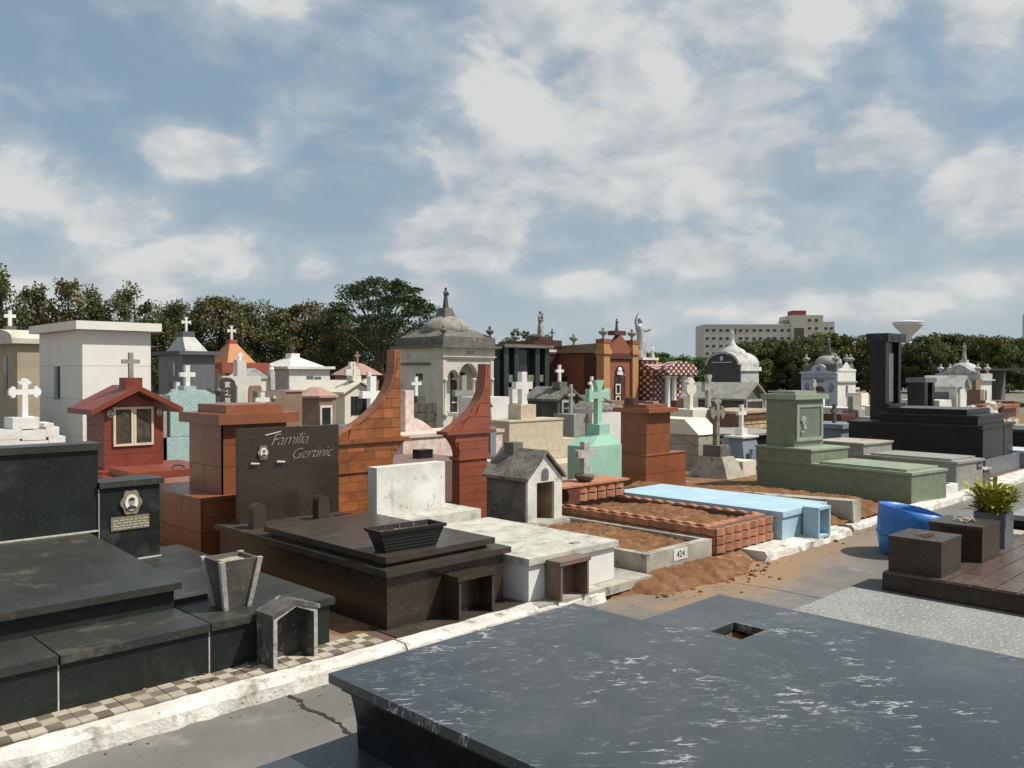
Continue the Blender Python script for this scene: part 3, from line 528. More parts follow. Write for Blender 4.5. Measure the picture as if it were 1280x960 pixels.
# ---- brown granite tomb
t = thing('brown_granite_tomb', 'speckled brown granite tomb with polished headstone lettered Familia', 'tomb', (3.45, 4.07, .08))
box('base', BROWN, t, 2.985, 3.935, 4.075, 6.22, .089, .408)
box('ledge_slab', BROWNT, t, 2.952, 3.972, 4.035, 6.25, .4085, .448, bev=.006)
box('lid_support', BROWN, t, 3.03, 3.85, 4.15, 5.5, .4485, .474, bev=0)
box('lid_slab', BROWNT, t, 2.995, 3.885, 4.10, 5.56, .4745, .512, bev=.006)
hs = box('headstone', BROWN, t, 3.075, 3.965, 6.085, 6.14, .4485, 1.175, bev=.004)
text('lettering', 'Familia', LETT, hs, (3.50, 6.0835, 1.075), .135, shear=.5, ext=.0022, spacing=.92, thin=-.0028)
text('lettering', 'Gertinic', LETT, hs, (3.70, 6.0835, .955), .125, shear=.5, ext=.0022, spacing=.92, thin=-.0028)
MB().prism([(3.30, 1.115), (3.43, 1.14), (3.43, 1.147), (3.29, 1.122)], 'y', 6.080, 6.0845).o('flourish', SILL, hs)
medallion(hs, 3.272, 6.084, .985, .034)
for x in (3.20, 3.42): MB().tube([(x - .035, 6.07, .905), (x + .035, 6.07, .90)], [.010, .007], 8).o('vase_holder', SILL, hs)
for x in (3.105, 3.655):
    MB().prism([(x - .05, .4485), (x + .05, .4485)] + arc(x, .585, .05, 0, 180, 8), 'y', 5.82, 5.905, bev=.004).o('round_top_post', BROWNT, t)
open_niche('flat_topped_niche', 'dark granite flat topped niche at the foot of the brown tomb', 3.42, 3.72, 3.935, 4.07, .089, .325, BROWN, BROWNT)
t = thing('plastic_planter', 'black ribbed plastic planter on the brown granite lid', 'planter', (3.26, 4.25, .513), rad(-4))
m = MB(); c = (3.26, 4.25)
def trough(m, l0, w0, l1, w1, z0, z1, th):
    for (a, b_, c_, d_) in ((-l0, l0, -w0, -w0 + th), (-l0, l0, w0 - th, w0), (-l0, -l0 + th, -w0 + th, w0 - th), (l0 - th, l0, -w0 + th, w0 - th)):
        f = l1 / l0; g = w1 / w0; m.loft((c[0] + a, c[0] + b_, c[1] + c_, c[1] + d_), z0, (c[0] + a * f, c[0] + b_ * f, c[1] + c_ * g, c[1] + d_ * g), z1)
trough(m, .185, .062, .232, .085, .513, .635, .008); m.o('body', PLASTK, t)
m = MB(); trough(m, .242, .095, .246, .099, .632, .652, .018); m.o('rim', PLASTK, t)
for k in range(5):
    z = .53 + k * .02; f = .185 + .047 * (z - .513) / .122; g = .062 + .023 * (z - .513) / .122; m = MB(); m.box(c[0] - f - .004, c[0] + f + .004, c[1] - g - .004, c[1] - g + .001, z, z + .007, bev=.001); m.o('rib', PLASTK, t)
lumpy('dry_soil', M('potting_soil', (.22, .17, .11), (.09, .065, .045), scale=60, rough=1), t, 3.05, 3.47, 4.172, 4.328, lambda x, y: .625, amp=.008, res=.012)
m = MB(); rk = random.Random(2)
for k in range(40):
    x = rk.uniform(3.06, 3.46); y = rk.uniform(4.18, 4.32); m.tube([(x, y, .622), (x + rk.uniform(-.02, .02), y + rk.uniform(-.02, .02), .64 + rk.uniform(0, .02))], .0022, 3)
m.o('dry_stems', DRYF, t)['kind'] = 'stuff'
# ---- white painted tomb
t = thing('white_painted_tomb', 'stained white painted tomb with plain upright headstone and rounded slab', 'tomb', (4.45, 3.92, .08))
MB().box(4.02, 4.92, 3.92, 5.75, .091, .335, bev=.02).jitter(.006, 5).o('base', WHITE, t)
LIDG = M('grey_stained_whitewash', (.50, .49, .43), (.36, .35, .30), scale=7, rough=.85, bump=.3, bscale=40, stain=((.24, .235, .195), .22, 9), speck=((.2, .19, .155), .3, 45)); MB().box(4.0, 4.945, 3.895, 5.30, .3355, .378, bev=.018).jitter(.006, 5).o('lid_slab', LIDG, t)
MB().box(3.99, 4.86, 5.302, 5.76, .3355, .458, bev=.01).jitter(.004, 5).o('step', LIDG, t)
box('headstone', WHITED, t, 4.005, 4.715, 5.60, 5.72, .4585, .845, bev=.008)
box('small_tile', GREYG, t, 4.59, 4.66, 4.02, 4.07, .3785, .386)
open_niche('pink_granite_niche', 'pinkish brown granite flat topped niche before the white tomb', 4.17, 4.46, 3.775, 3.915, .091, .325, PINKG, PINKG)
# ---- small weathered chapel
t = thing('weathered_chapel_tomb', 'small weathered chapel tomb with white gabled front and sooty side', 'chapel', (5.9, 5.75, .1))
SOOT = M('sooty_whitewash', (.13, .128, .12), (.06, .06, .056), scale=5, rough=.95, bump=.4, bscale=50, stain=((.33, .32, .30), .13, 7), streak=((.025, .025, .023), .2, 12)); x0, x1, y0, y1 = 5.63, 6.10, 5.50, 6.06
for a in ((x0, x0 + .119, y0 + .0295, y1), (x1 - .109, x1, y0 + .0295, y1), (x0 + .1195, x1 - .1095, y1 - .08, y1)): box('wall', SOOT, t, *a, .11, .60)
OCH = M('ochre_inside', (.36, .25, .15), (.26, .17, .10), scale=9, rough=.9, stain=((.10, .075, .055), .15, 8)); box('floor', OCH, t, x0 + .1195, x1 - .1095, y0, y1 - .081, .11, .20); box('inner_wall', OCH, t, x1 - .118, x1 - .1095, y0 + .03, y1 - .0805, .2005, .575, bev=0); box('ceiling', GREYW, t, x0 + .1195, x1 - .1095, y0 + .03, y1 - .0805, .576, .60)
MB().prism([(x0, .20), (x0 + .12, .20), (x0 + .12, .575), (x1 - .11, .575), (x1 - .11, .20), (x1, .20), (x1, .605), ((x0 + x1) / 2, .83), (x0, .605)], 'y', y0, y0 + .029).o('front', WHITED, t)
for a, b_ in (((x0 - .035, .60), ((x0 + x1) / 2, .85)), (((x0 + x1) / 2 + .001, .85), (x1 + .035, .60))):
    MB().prism([a, b_, (b_[0], b_[1] + .028), (a[0], a[1] + .028)], 'y', y0 - .03, y1 + .03, bev=.004).o('roof_panel', ROOFW, t)
MB().prism([(x0, .601), (x1, .601), ((x0 + x1) / 2, .845)], 'y', y0 + .03, y1).o('gable', GREYW, t)
box('cross_base', OLDRF, t, 5.80, 5.93, 5.86, 5.99, .83, .93); box('sill', CONC2, t, x0 - .02, x1 + .03, y0 - .1, y0 - .001, .11, .205)
MB().prism([(5.815, .60), (5.905, .60), (5.905, .665)] + arc(5.86, .665, .045, 0, 180, 6)[1:-1] + [(5.815, .665)], 'y', y0 - .008, y0 - .0005).o('plaque', DGREY, t)
# ---- soil grave in a concrete frame
t = thing('concrete_framed_grave', 'low concrete frame full of red soil with a painted number', 'grave', (5.74, 3.89, .08))
for a in ((5.28, 6.19, 3.89, 3.965), (5.28, 5.345, 3.966, 5.42), (6.125, 6.19, 3.966, 5.42), (5.28, 6.19, 5.421, 5.62)):
    MB().box(*a, .05, .218, bev=.012).jitter(.004, 7).o('frame_side', CONC2, t)
lumpy('soil', SOIL, t, 5.34, 6.13, 3.96, 5.425, lambda x, y: .185 + .02 * math.sin(y * 3), amp=.02)
box('number_patch', WHITED, t, 5.63, 5.82, 3.8855, 3.8895, .115, .205, bev=0)
text('number', '424', INK, t, (5.725, 3.8845, .16), .075, ext=.001)
# ---- grave framed in woven looking brick tiles
t = thing('brick_tile_framed_grave', 'soil filled grave framed by curved brick tiles with low head wall', 'grave', (6.68, 3.85, .08))
for a in ((6.215, 7.165, 3.865, 3.955), (6.215, 6.30, 3.956, 5.62), (7.08, 7.165, 3.956, 5.62), (6.215, 7.165, 5.621, 5.71)):
    box('frame_core', GROUTD, t, *a, .06, .300, bev=0)
BT = M('curved_brick_tile', (.37, .165, .088), (.28, .115, .06), scale=14, rough=.75, bump=.15, rand=.2, stain=((.46, .30, .2), .08, 12))
def wtile(w, h, d=.018):
    m = MB(off=(0, 0, 0)); n = 5; vs = []; 
    for i in range(n + 1):
        u = i / n; b = d * (.35 + .65 * math.sin(math.pi * u)); x = w * u
        for q in ((0, .002), (.07, 1), (.93, 1), (1, .002)): vs.append((x, -b * q[1], h * q[0] + .004 * math.sin(math.pi * u * 2)))
    fs = [(i * 4 + k, i * 4 + 4 + k, i * 4 + 5 + k, i * 4 + 1 + k) for i in range(n) for k in range(3)] + [(0, 1, 2, 3), (n * 4 + 3, n * 4 + 2, n * 4 + 1, n * 4)]
    m._add(vs, fs); return m
tl = None
def put_tile(loc, rot):
    global tl
    if tl is None: tl = wtile(.132, .068).o('tile', BT, t); tl.location = Vector(loc) - O; tl.rotation_euler = rot
    else: copy_obj(tl, t, Vector(loc) - O, rot)
rk = random.Random(4)
for r in range(3):
    for i in range(7):
        put_tile((6.215 + i * .136 + (.0 if r % 2 else .0), 3.8648, .087 + r * .073), (rk.uniform(-.05, .05), 0, 0))
for r in range(3):
    for i in range(13): put_tile((6.2148, 3.87 + .136 * (i + 1) - .002, .087 + r * .073), (0, 0, -math.pi / 2))
for i in range(7): put_tile((6.215 + i * .136, 3.865 + .078, .301), (-math.pi / 2, 0, 0))
for i in range(13):
    put_tile((6.222, 3.962 + .136 * i + .132, .301), (-math.pi / 2, 0, -math.pi / 2)); put_tile((7.085, 3.962 + .136 * i + .132, .301), (-math.pi / 2, 0, -math.pi / 2))
lumpy('soil', SOIL, t, 6.298, 7.083, 3.95, 5.625, lambda x, y: .245 + .035 * math.sin((y - 3.9) * 1.8) , amp=.022)
hw = MB().prism([(5.60, .301), (5.92, .301), (5.92, .47), (5.60, .47)] + arc(5.56, .385, .085, 80, -80, 6)[0:0], 'x', 6.33, 7.20, bev=.003).o('head_wall', GROUTD, t)
MB().prism([(6.19, .302), (6.32, .302), (6.45, .302), (6.45, .47), (6.2, .47)] + arc(6.205, .385, .085, 80, -80, 8), 'y', 5.575, 5.92).o('scroll_end', M('dark_clay', (.11, .035, .02), (.08, .025, .015), scale=8, rough=.6), t)
for r in range(2):
    for i in range(5): put_tile((6.46 + i * .146, 5.598, .315 + r * .078), (0, 0, 0))
box('coping', BT, t, 6.18, 7.24, 5.565, 5.93, .4705, .49, bev=.006)
t = thing('small_grey_cross', 'small mottled grey cross rising from a dark bowl on the brick tile wall', 'cross', (6.67, 5.7, .491))
MB().lathe([(.05, 0), (.085, .02), (.105, .055), (.10, .075), (.06, .08)], (6.67, 5.7, .491), 16).o('bowl', POT, t, True)
cross(t, M('mottled_cross', (.44, .43, .40), (.3, .29, .27), scale=14, rough=.8, bump=.3, stain=((.12, .115, .1), .2, 12)), 6.67, 5.7, .565, .335, .27, .042, .06)
# ---- light blue tomb
t = thing('light_blue_tomb', 'long low tomb painted light blue with rounded lid', 'tomb', (7.65, 3.8, .08))
MB().box(7.215, 8.07, 3.80, 5.72, .06, .29, bev=.012).jitter(.006, 5).o('base', BLUEP, t)
MB().box(7.20, 8.085, 3.78, 5.74, .285, .335, bev=.022).jitter(.01, 4).o('lid_slab', BLUEP, t)
t = thing('light_blue_niche', 'square light blue niche against the end of the blue tomb', 'flower niche', (7.72, 3.7, .08))
for a in ((7.575, 7.60, 3.625, 3.778, .062, .325), (7.80, 7.825, 3.625, 3.778, .062, .325), (7.575, 7.825, 3.622, 3.78, .326, .35), (7.601, 7.799, 3.75, 3.779, .062, .325), (7.601, 7.799, 3.63, 3.749, .062, .085)):
    box('panel', BLUEP, t, *a)
# ---- bare soil between the blue and the green tombs
O = Vector((8.1, 3.8, .08)); o = lumpy('soil_mound', SOIL, None, 8.10, 10.15, 3.80, 6.4, lambda x, y: .075 + .17 * max(0, 1 - ((x - 8.35) / .55) ** 2) * min(1, max(0, (y - 3.85) / .5)) + .05 * max(0, math.sin((y - 3.8) * 1.1)), amp=.022, res=.03); sub(o, 'bare red soil heaped beside the light blue tomb', 'soil')
t = thing('low_concrete_wall', 'low rough concrete wall edging the red soil mound', 'wall', (8.8, 4.6, .08))
MB().prism([(3.78, .05), (5.9, .05), (5.9, .20), (3.78, .285)], 'x', 8.68, 8.86, bev=.015).jitter(.012, 5).o('wall', CONC2, t)
O = Vector((4.8, 3.7, 0))
def spill_edge(x): return 3.90 - .44 * max(0, 1 - ((x - 5.75) / 1.2) ** 2) - .22 * max(0, 1 - ((x - 8.5) / .9) ** 2) + .10 * noise.noise(Vector((x * 3, 0, 0))) + .05 * noise.noise(Vector((x * 11, 3, 0)))
def spill_z(x, y): return -.022 + min(.10, max(-.03, (y - spill_edge(x)) * .42))
def spill_keep(x, y): return spill_z(x, y) > -.034 and not (5.30 < x < 7.17 and y > 3.88) and not (6.6 < x < 8.3 and y > 3.63)
o = lumpy('spilled_soil', SOIL, None, 4.70, 9.8, 3.30, 3.96, spill_z, amp=.013, res=.018, keep=spill_keep); sub(o, 'red soil spilled over the broken kerb onto the path', 'soil')
m = MB(); rk = random.Random(11)
for k in range(420):
    x = rk.uniform(4.75, 9.0); y = spill_edge(x) + rk.gauss(.02, .10); r_ = rk.choice([.003, .004, .005, .006, .008, .012, .02]) * rk.uniform(.7, 1.3)
    if 3.2 < y < 3.62: m.ball((x, y, r_ * .3), (r_, r_ * rk.uniform(.6, 1.3), r_ * rk.uniform(.4, .8)), 1)
m.jitter(.004, 60)
sub(m.o('soil_clods', SOIL), 'small clods of red soil scattered along the path edge', 'soil', kind='stuff')
# ---- green granite tomb
t = thing('green_granite_tomb', 'green granite tomb with tall head pillar and glazed vitrine', 'tomb', (10.25, 3.78, .08), rad(-8))
O = Vector((10.25, 3.78, .08))
box('base', GGRAN, t, 10.25, 11.06, 3.78, 5.95, .05, .415, bev=.006)
box('ledge_slab', GGRANT, t, 10.235, 11.075, 3.765, 5.10, .4155, .445, bev=.006); box('lid_slab', GGRANT, t, 10.29, 11.02, 3.86, 5.02, .4455, .475, bev=.006)
box('step', GGRAN, t, 10.24, 11.07, 5.101, 5.96, .4155, .60, bev=.006)
box('step_top', GGRANT, t, 10.225, 11.085, 5.085, 5.97, .6005, .625, bev=.006)
pl = box('head_pillar', GGRAN, t, 10.33, 10.98, 5.42, 5.86, .6255, 1.255, bev=.004)
box('cap', GGRANT, t, 10.28, 11.03, 5.36, 5.92, 1.2555, 1.325, bev=.008); box('cap_step', GGRANT, t, 10.42, 10.90, 5.47, 5.82, 1.3255, 1.365, bev=.008)
vf = MB()
for a in ((10.36, 10.41, .70, 1.20), (10.90, 10.95, .70, 1.20), (10.411, 10.899, .70, .75), (10.411, 10.899, 1.15, 1.20)): vf.box(a[0], a[1], 5.395, 5.4195, a[2], a[3], bev=.003)
vf.o('vitrine_frame', GGRANT, t)
box('vitrine_glass', M('vitrine_glass', (.16, .19, .155), (.12, .145, .12), scale=6, rough=.07, bump=0), t, 10.412, 10.898, 5.406, 5.4185, .751, 1.149, bev=0)
m = MB(); rk = random.Random(6)
for k in range(16): m.ball((10.50 + rk.uniform(-.05, .05), 5.395, .90 + rk.uniform(-.08, .12)), rk.uniform(.012, .024), 1)
m.o('flower_spray', M('faded_flowers', (.55, .55, .5), (.3, .32, .28), scale=40, rough=.9), t)
# ---- grey tomb behind it
t = thing('grey_granite_tomb', 'long plain grey granite tomb between the green and the black tombs', 'tomb', (12.1, 3.72, .08), rad(-6)); O = Vector((12.1, 3.72, .08))
box('base', GREYG, t, 11.75, 12.52, 3.74, 5.75, .05, .435, bev=.006); box('ledge_slab', GREYG, t, 11.735, 12.535, 3.72, 5.0, .4355, .465, bev=.008); box('lid_slab', GREYG, t, 11.79, 12.48, 3.82, 4.92, .4655, .492, bev=.006)
box('step', GREYG, t, 11.74, 12.53, 5.001, 5.76, .4355, .60, bev=.008); box('step_top', CONC2, t, 11.72, 12.55, 4.98, 5.78, .6005, .625, bev=.008)
nb = box('number_plate', INK, t, 12.34, 12.47, 3.732, 3.7395, .33, .41, bev=.002); text('number', '418', SILL, nb, (12.405, 3.7305, .37), .055, ext=.0008)
t = thing('white_planter_box', 'low whitewashed brick planter with green weeds beside the grey tomb', 'planter', (11.4, 3.9, .08)); 
for a in ((11.15, 11.70, 3.74, 3.80), (11.15, 11.20, 3.801, 4.5), (11.65, 11.70, 3.801, 4.5), (11.201, 11.649, 4.44, 4.5)): MB().box(*a, .05, .20, bev=.008).jitter(.004, 8).o('wall', WHITED, t)
box('soil', SOILD, t, 11.201, 11.649, 3.801, 4.439, .05, .165, bev=0); m = MB(); rk = random.Random(3)
for k in range(260):
    x = rk.uniform(11.21, 11.64); y = rk.uniform(3.82, 4.43); a = rk.uniform(0, 6.28); h = rk.uniform(.03, .10); r_ = .03
    m._add([(x, y, .16), (x + .008, y, .16), (x + r_ * math.cos(a), y + r_ * math.sin(a), .16 + h)], [(0, 1, 2)])
m.o('weeds', LEAF_BRIGHT, t)['kind'] = 'stuff'
t = thing('dark_stone_niche', 'small dark rounded stone niche at the foot of the black tomb', 'flower niche', (12.75, 3.75, .08)); MB().prism([(12.62, .05), (12.92, .05), (12.92, .24)] + arc(12.77, .24, .15, 0, 180, 8, .05)[1:-1] + [(12.62, .24)], 'y', 3.72, 3.95, bev=.006).o('block', POT, t); box('cap', NICHEE, t, 12.60, 12.94, 3.70, 3.97, .291, .31, bev=.006)
# ---- big black tomb with tall stele
t = thing('tall_black_tomb', 'large stepped black granite tomb with tall lettered stele on the right', 'tomb', (14.3, 4.0, .08)); rk = random.Random(1)
box('plinth', DGREY, t, 13.62, 15.30, 3.98, 6.05, .02, .33, bev=.006); box('base', BLKD, t, 13.66, 15.20, 4.06, 6.03, .3305, .80, bev=.006)
box('front_panel', BLK, t, 13.70, 14.15, 4.045, 4.0595, .34, .78); box('front_panel', BLK, t, 14.72, 15.17, 4.045, 4.0595, .34, .78); box('front_panel', BLKD, t, 14.16, 14.71, 4.05, 4.0595, .34, .78)
box('ledge_slab', BLK, t, 13.63, 15.24, 4.02, 6.05, .8005, .835, bev=.006)
box('upper_step', BLKD, t, 13.76, 15.02, 4.13, 5.58, .8355, .945, bev=.006); box('upper_slab', BLK, t, 13.73, 15.05, 4.10, 5.60, .9455, .975, bev=.006)
box('lid_slab', BLKD, t, 13.82, 14.9, 4.30, 5.5, .9755, 1.06, bev=.006)
st = MB(); st.box(14.41, 14.56, 5.74, 6.0, .8355, 2.13); st.box(14.96, 15.06, 5.74, 6.0, .8355, 2.13); st.box(14.5605, 14.9595, 5.80, 6.0, .8355, 2.13); st.o('stele', BLKD, t)
box('stele_foot', BLKD, t, 14.34, 15.10, 5.66, 5.739, .8355, 1.10); box('stele_top', BLK, t, 14.36, 15.12, 5.68, 6.05, 2.1305, 2.275, bev=.008)
for x in (14.53, 14.82): box('top_mark', BLKD, t, x, x + .13, 5.672, 5.6795, 2.18, 2.22, bev=0)
box('inscription_panel', DGREY, t, 14.575, 14.86, 5.79, 5.7995, 1.12, 1.95)
for i, ch in enumerate('先祖代々之墓'): text('inscription', ch, SILL, t, (14.66, 5.787, 1.87 - i * .12), .105, ext=.001)
t = thing('blue_grey_grave_box', 'small blue grey painted grave box beyond the black tomb', 'grave', (15.9, 3.9, .08)); box('base', BLUEG, t, 15.45, 16.2, 3.88, 5.6, .02, .32); box('lid_slab', M('pale_blue_paint', (.45, .52, .58), rough=.6), t, 15.43, 16.22, 3.86, 5.62, .3205, .36)

# ================================================================== FOREGROUND, THE NEAR SIDE OF THE PATH
t = thing('dark_marble_tomb', 'big dark veined marble slab tomb filling the right foreground', 'tomb', (2.9, 1.2, 0))
def holed(x0, x1, y0, y1, hx0, hx1, hy0, hy1, z0, z1):
    m = MB(); xs = [x0, hx0, hx1, x1]; ys = [y0, hy0, hy1, y1]; vs = [(x, y, z) for z in (z0, z1) for y in ys for x in xs]; fs = []
    for j in range(3):
        for i in range(3):
            if i == 1 and j == 1: continue
            fs += [(16 + j * 4 + i, 16 + j * 4 + i + 1, 16 + j * 4 + i + 5, 16 + j * 4 + i + 4), (j * 4 + i, j * 4 + i + 4, j * 4 + i + 5, j * 4 + i + 1)]
    for i in range(3): fs += [(i, i + 1, 17 + i, 16 + i), (12 + i, 28 + i, 29 + i, 13 + i), (i * 4, 16 + i * 4, 20 + i * 4, i * 4 + 4), (3 + i * 4, 7 + i * 4, 23 + i * 4, 19 + i * 4)]
    fs += [(5, 21, 22, 6), (9, 10, 26, 25), (5, 9, 25, 21), (6, 22, 26, 10)]
    m._add(vs, fs); return m
MB().box(1.862, 3.35, -.8, 2.935, .362, .40, bev=.004).o('lid_slab', MARQ, t)
holed(3.3515, 4.045, -.8, 2.50, 3.43, 3.64, 2.0, 2.165, .362, .3995).o('lid_slab', MARQ, t)
MB().prism([(1.90, .33), (1.90, .3615), (3.34, .3615), (3.34, .33)], 'y', -.8, 2.90).o('moulding', BLKD, t)
prof = [(1.95, .10), (1.945, .2), (1.93, .27), (1.915, .3295), (3.3, .3295), (3.3, .10)]
MB().prism(prof, 'y', -.8, 2.86).o('base', BLKD, t)
m = MB()
for a in ((3.301, 3.42, -.8, 2.45), (3.66, 4.0, -.8, 2.45), (3.421, 3.659, -.8, 1.99), (3.421, 3.659, 2.18, 2.45)): m.box(*a, .02, .3605, bev=0)
m.o('base', BLKD, t); lumpy('hole_soil', SOIL, t, 3.41, 3.67, 1.98, 2.19, lambda x, y: .352 + .018 * math.sin(x * 23) * math.cos(y * 31), amp=.02, kind=None, res=.012)
box('plinth', MARQ, t, 1.55, 3.32, -.9, 2.985, 0.001, .098, bev=.006)
t = thing('grey_granite_slab', 'flat speckled light grey granite slab beyond the dark marble tomb', 'tomb', (5.1, 1.5, 0)); box('lid_slab', GRAN, t, 4.30, 5.90, -1.2, 2.585, .061, .10, bev=.006); box('base', GREYG, t, 4.34, 5.86, -1.2, 2.55, .001, .0605)
t = thing('brown_tiled_platform', 'low platform of dark brown glazed strip tiles at the right edge', 'tomb', (7.3, 1.5, 0)); XB = 6.36
box('base', BROWN, t, XB, 9.0, -1.5, 2.55, .001, .128)
BRT = M('brown_strip_tile', (.105, .072, .058), (.078, .052, .042), scale=7, rough=.30, bump=.05, rand=.12, stain=((.2, .165, .14), .12, 6), speck=((.16, .12, .1), .3, 110))
box('grout_bed', GROUT, t, XB + .004, 8.996, -1.49, 2.546, .1285, .1315, bev=0)
tile = None; rk = random.Random(9)
for i in range(4):
    for j in range(27):
        loc = Vector((XB + .003 + i * .66 - (.30 if j % 2 and i else 0), 2.548 - (j + 1) * .148, .1318)); w = .652 if not (i == 0 and j % 2) else .352
        if tile is None: tile = MB(off=(0, 0, 0)).box(0, .652, 0, .140, 0, .011, bev=.002).o('strip_tile', BRT, t); tile.location = loc - O
        else: copy_obj(tile, t, loc - O, (rk.uniform(-.003, .003), rk.uniform(-.003, .003), 0), (w / .652, 1, 1))
def petals(parent, x, y, z, seed, r=.085):
    rk = random.Random(seed); m = MB()
    for k in range(46):
        a = rk.uniform(0, 6.28); q = r * rk.random() ** .5; px, py = x + q * math.cos(a), y + q * .8 * math.sin(a); b = rk.uniform(0, 6.28); s_ = rk.uniform(.012, .028); zz = z + rk.uniform(.001, .018)
        m._add([(px, py, zz), (px + s_ * math.cos(b), py + s_ * math.sin(b), zz + .008), (px + 1.5 * s_ * math.cos(b + .5), py + 1.5 * s_ * math.sin(b + .5), zz + .002), (px + s_ * math.cos(b + 1), py + s_ * math.sin(b + 1), zz + .006)], [(0, 1, 2, 3)])
    return m
for nm, lab, (x0, x1, y0, y1), z1, lab2 in (('brown_granite_block', 'nearer dark brown granite block at the platform corner', (6.42, 6.83, 2.16, 2.53), .40, 'dried tan petals lying on the nearer brown granite block'), ('brown_granite_block', 'farther dark brown granite block beside the potted plant', (7.15, 7.58, 2.11, 2.50), .42, 'pale dried flowers lying on the farther brown granite block')):
    t = thing(nm, lab, 'grave block', ((x0 + x1) / 2, (y0 + y1) / 2, .143)); box('body', BROWN, t, x0, x1, y0, y1, .1435, z1 - .025, bev=.003); box('top_slab', BROWNT, t, x0 - .004, x1 + .004, y0 - .004, y1 + .004, z1 - .0245, z1, bev=.004)
    O = Vector(((x0 + x1) / 2, (y0 + y1) / 2, z1)); o = petals(None, (x0 + x1) / 2, (y0 + y1) / 2, z1, x0).o('dried_flowers', DRYF if x0 < 7 else M('pale_petals', (.52, .48, .40), (.42, .37, .3), scale=30, rough=.9)); sub(o, lab2, 'dried flowers', kind='stuff')
# ---- blue barrel, cut down and slightly squashed
O = Vector((7.84, 2.87, 0)); m = MB(); n = 40; vs = []; fs = []; prof = [(.265, 0), (.285, .03), (.30, .12), (.305, .2), (.303, .28), (.296, .33), (.291, .40)]
def rimz(a): return .0 + .045 * math.cos(a - 2.2) + -.03 * max(0, math.cos(a + .9)) ** 3
for inn in (0, 1):
    for (r, z) in (prof if not inn else prof[::-1]):
        for k in range(n):
            a = 2 * math.pi * k / n; rr = r - .006 * inn + (.006 * math.sin(2 * a)) ; zz = z + (rimz(a) * (z / .40) ** 3); 
            vs.append((7.84 + rr * math.cos(a), 2.87 + rr * math.sin(a), zz + (.02 if inn and z == 0 else 0) + .001))
for j in range(2 * len(prof) - 1):
    for k in range(n): fs.append((j * n + k, j * n + (k + 1) % n, (j + 1) * n + (k + 1) % n, (j + 1) * n + k))
fs += [tuple(range(n - 1, -1, -1)), tuple((2 * len(prof) - 1) * n + k for k in range(n))]
m._add(vs, fs); bar = m.o('blue_barrel', PLASTB, None, True); sub(bar, 'cut down bright blue plastic barrel used as a litter bin on the path', 'barrel')
MB().lathe([(.306, 0), (.311, .008), (.311, .018), (.306, .026)], (7.84, 2.87, .18), 40).o('hoop', PLASTB, bar, True)
# ---- potted plant
t = thing('potted_plant', 'bushy yellow green plant in a square grey granite pot', 'plant', (7.98, 2.27, .143)); c = (7.98, 2.27)
m = MB(); 
for sx, sy in ((-1, 0), (1, 0), (0, -1), (0, 1)):
    a = (c[0] - .12, c[0] + .12, c[1] + sy * .11 - .01, c[1] + sy * .11 + .01) if sy else (c[0] + sx * .11 - .01, c[0] + sx * .11 + .01, c[1] - .0995, c[1] + .0995)
    box('pot_side', DGREY, t, *a, .1435, .43)
box('soil', SOILD, t, c[0] - .099, c[0] + .099, c[1] - .099, c[1] + .099, .1435, .41, bev=0)
def leaf_mesh(L_, w, droop):
    m = MB(off=(0, 0, 0)); vs = []; fs = []; n = 6
    for i in range(n + 1):
        u = i / n; ww = w * (math.sin(math.pi * min(1, u * .9 + .1)) ** .8) + .001; z = L_ * (u - droop * u * u); x = L_ * u * .55; vs += [(x, -ww, z + .25 * ww), (x, 0, z), (x, ww, z + .25 * ww)]
    for i in range(n): fs += [(i * 3, i * 3 + 3, i * 3 + 4, i * 3 + 1), (i * 3 + 1, i * 3 + 4, i * 3 + 5, i * 3 + 2)]
    m._add(vs, fs); return m
rk = random.Random(12); protos = []
for k in range(4):
    o = leaf_mesh(.145 + .02 * k, .021, .30 + .08 * k).o('leaf', LEAF_POT, t, True); o.location = Vector((c[0], c[1], .42)) - O; o.rotation_euler = (0, .05, k * 1.6); protos.append(o)
for k in range(270):
    a = rk.uniform(0, 6.28); q = .105 * rk.random() ** .5; h = rk.uniform(.41, .62) if k > 60 else .42
    qq = q * (1 + (h - .4) * 3.5)
    copy_obj(protos[k % 4], t, Vector((c[0] + qq * math.cos(a), c[1] + qq * math.sin(a), h)) - O, (rk.uniform(-.25, .25), rk.uniform(-.35, .75), a + rk.uniform(-.5, .5)), [rk.uniform(.6, 1.0)] * 3)
m = MB()
for k in range(14):
    a = rk.uniform(0, 6.28); q = .07 * rk.random(); m.tube([(c[0] + q * math.cos(a), c[1] + q * math.sin(a), .40), (c[0] + 2.2 * q * math.cos(a), c[1] + 2.2 * q * math.sin(a), .62)], [.006, .003], 5)
m.o('stems', LEAF_POT, t)
t = thing('pale_granite_tomb', 'pale grey granite slab on black base at the right frame edge behind the pot', 'tomb', (9.8, 1.5, 0)); box('base', BLKD, t, 9.15, 11.2, -1.5, 2.45, .001, .20); box('lid_slab', GRAN, t, 9.12, 11.23, -1.5, 2.48, .2005, .25, bev=.006)

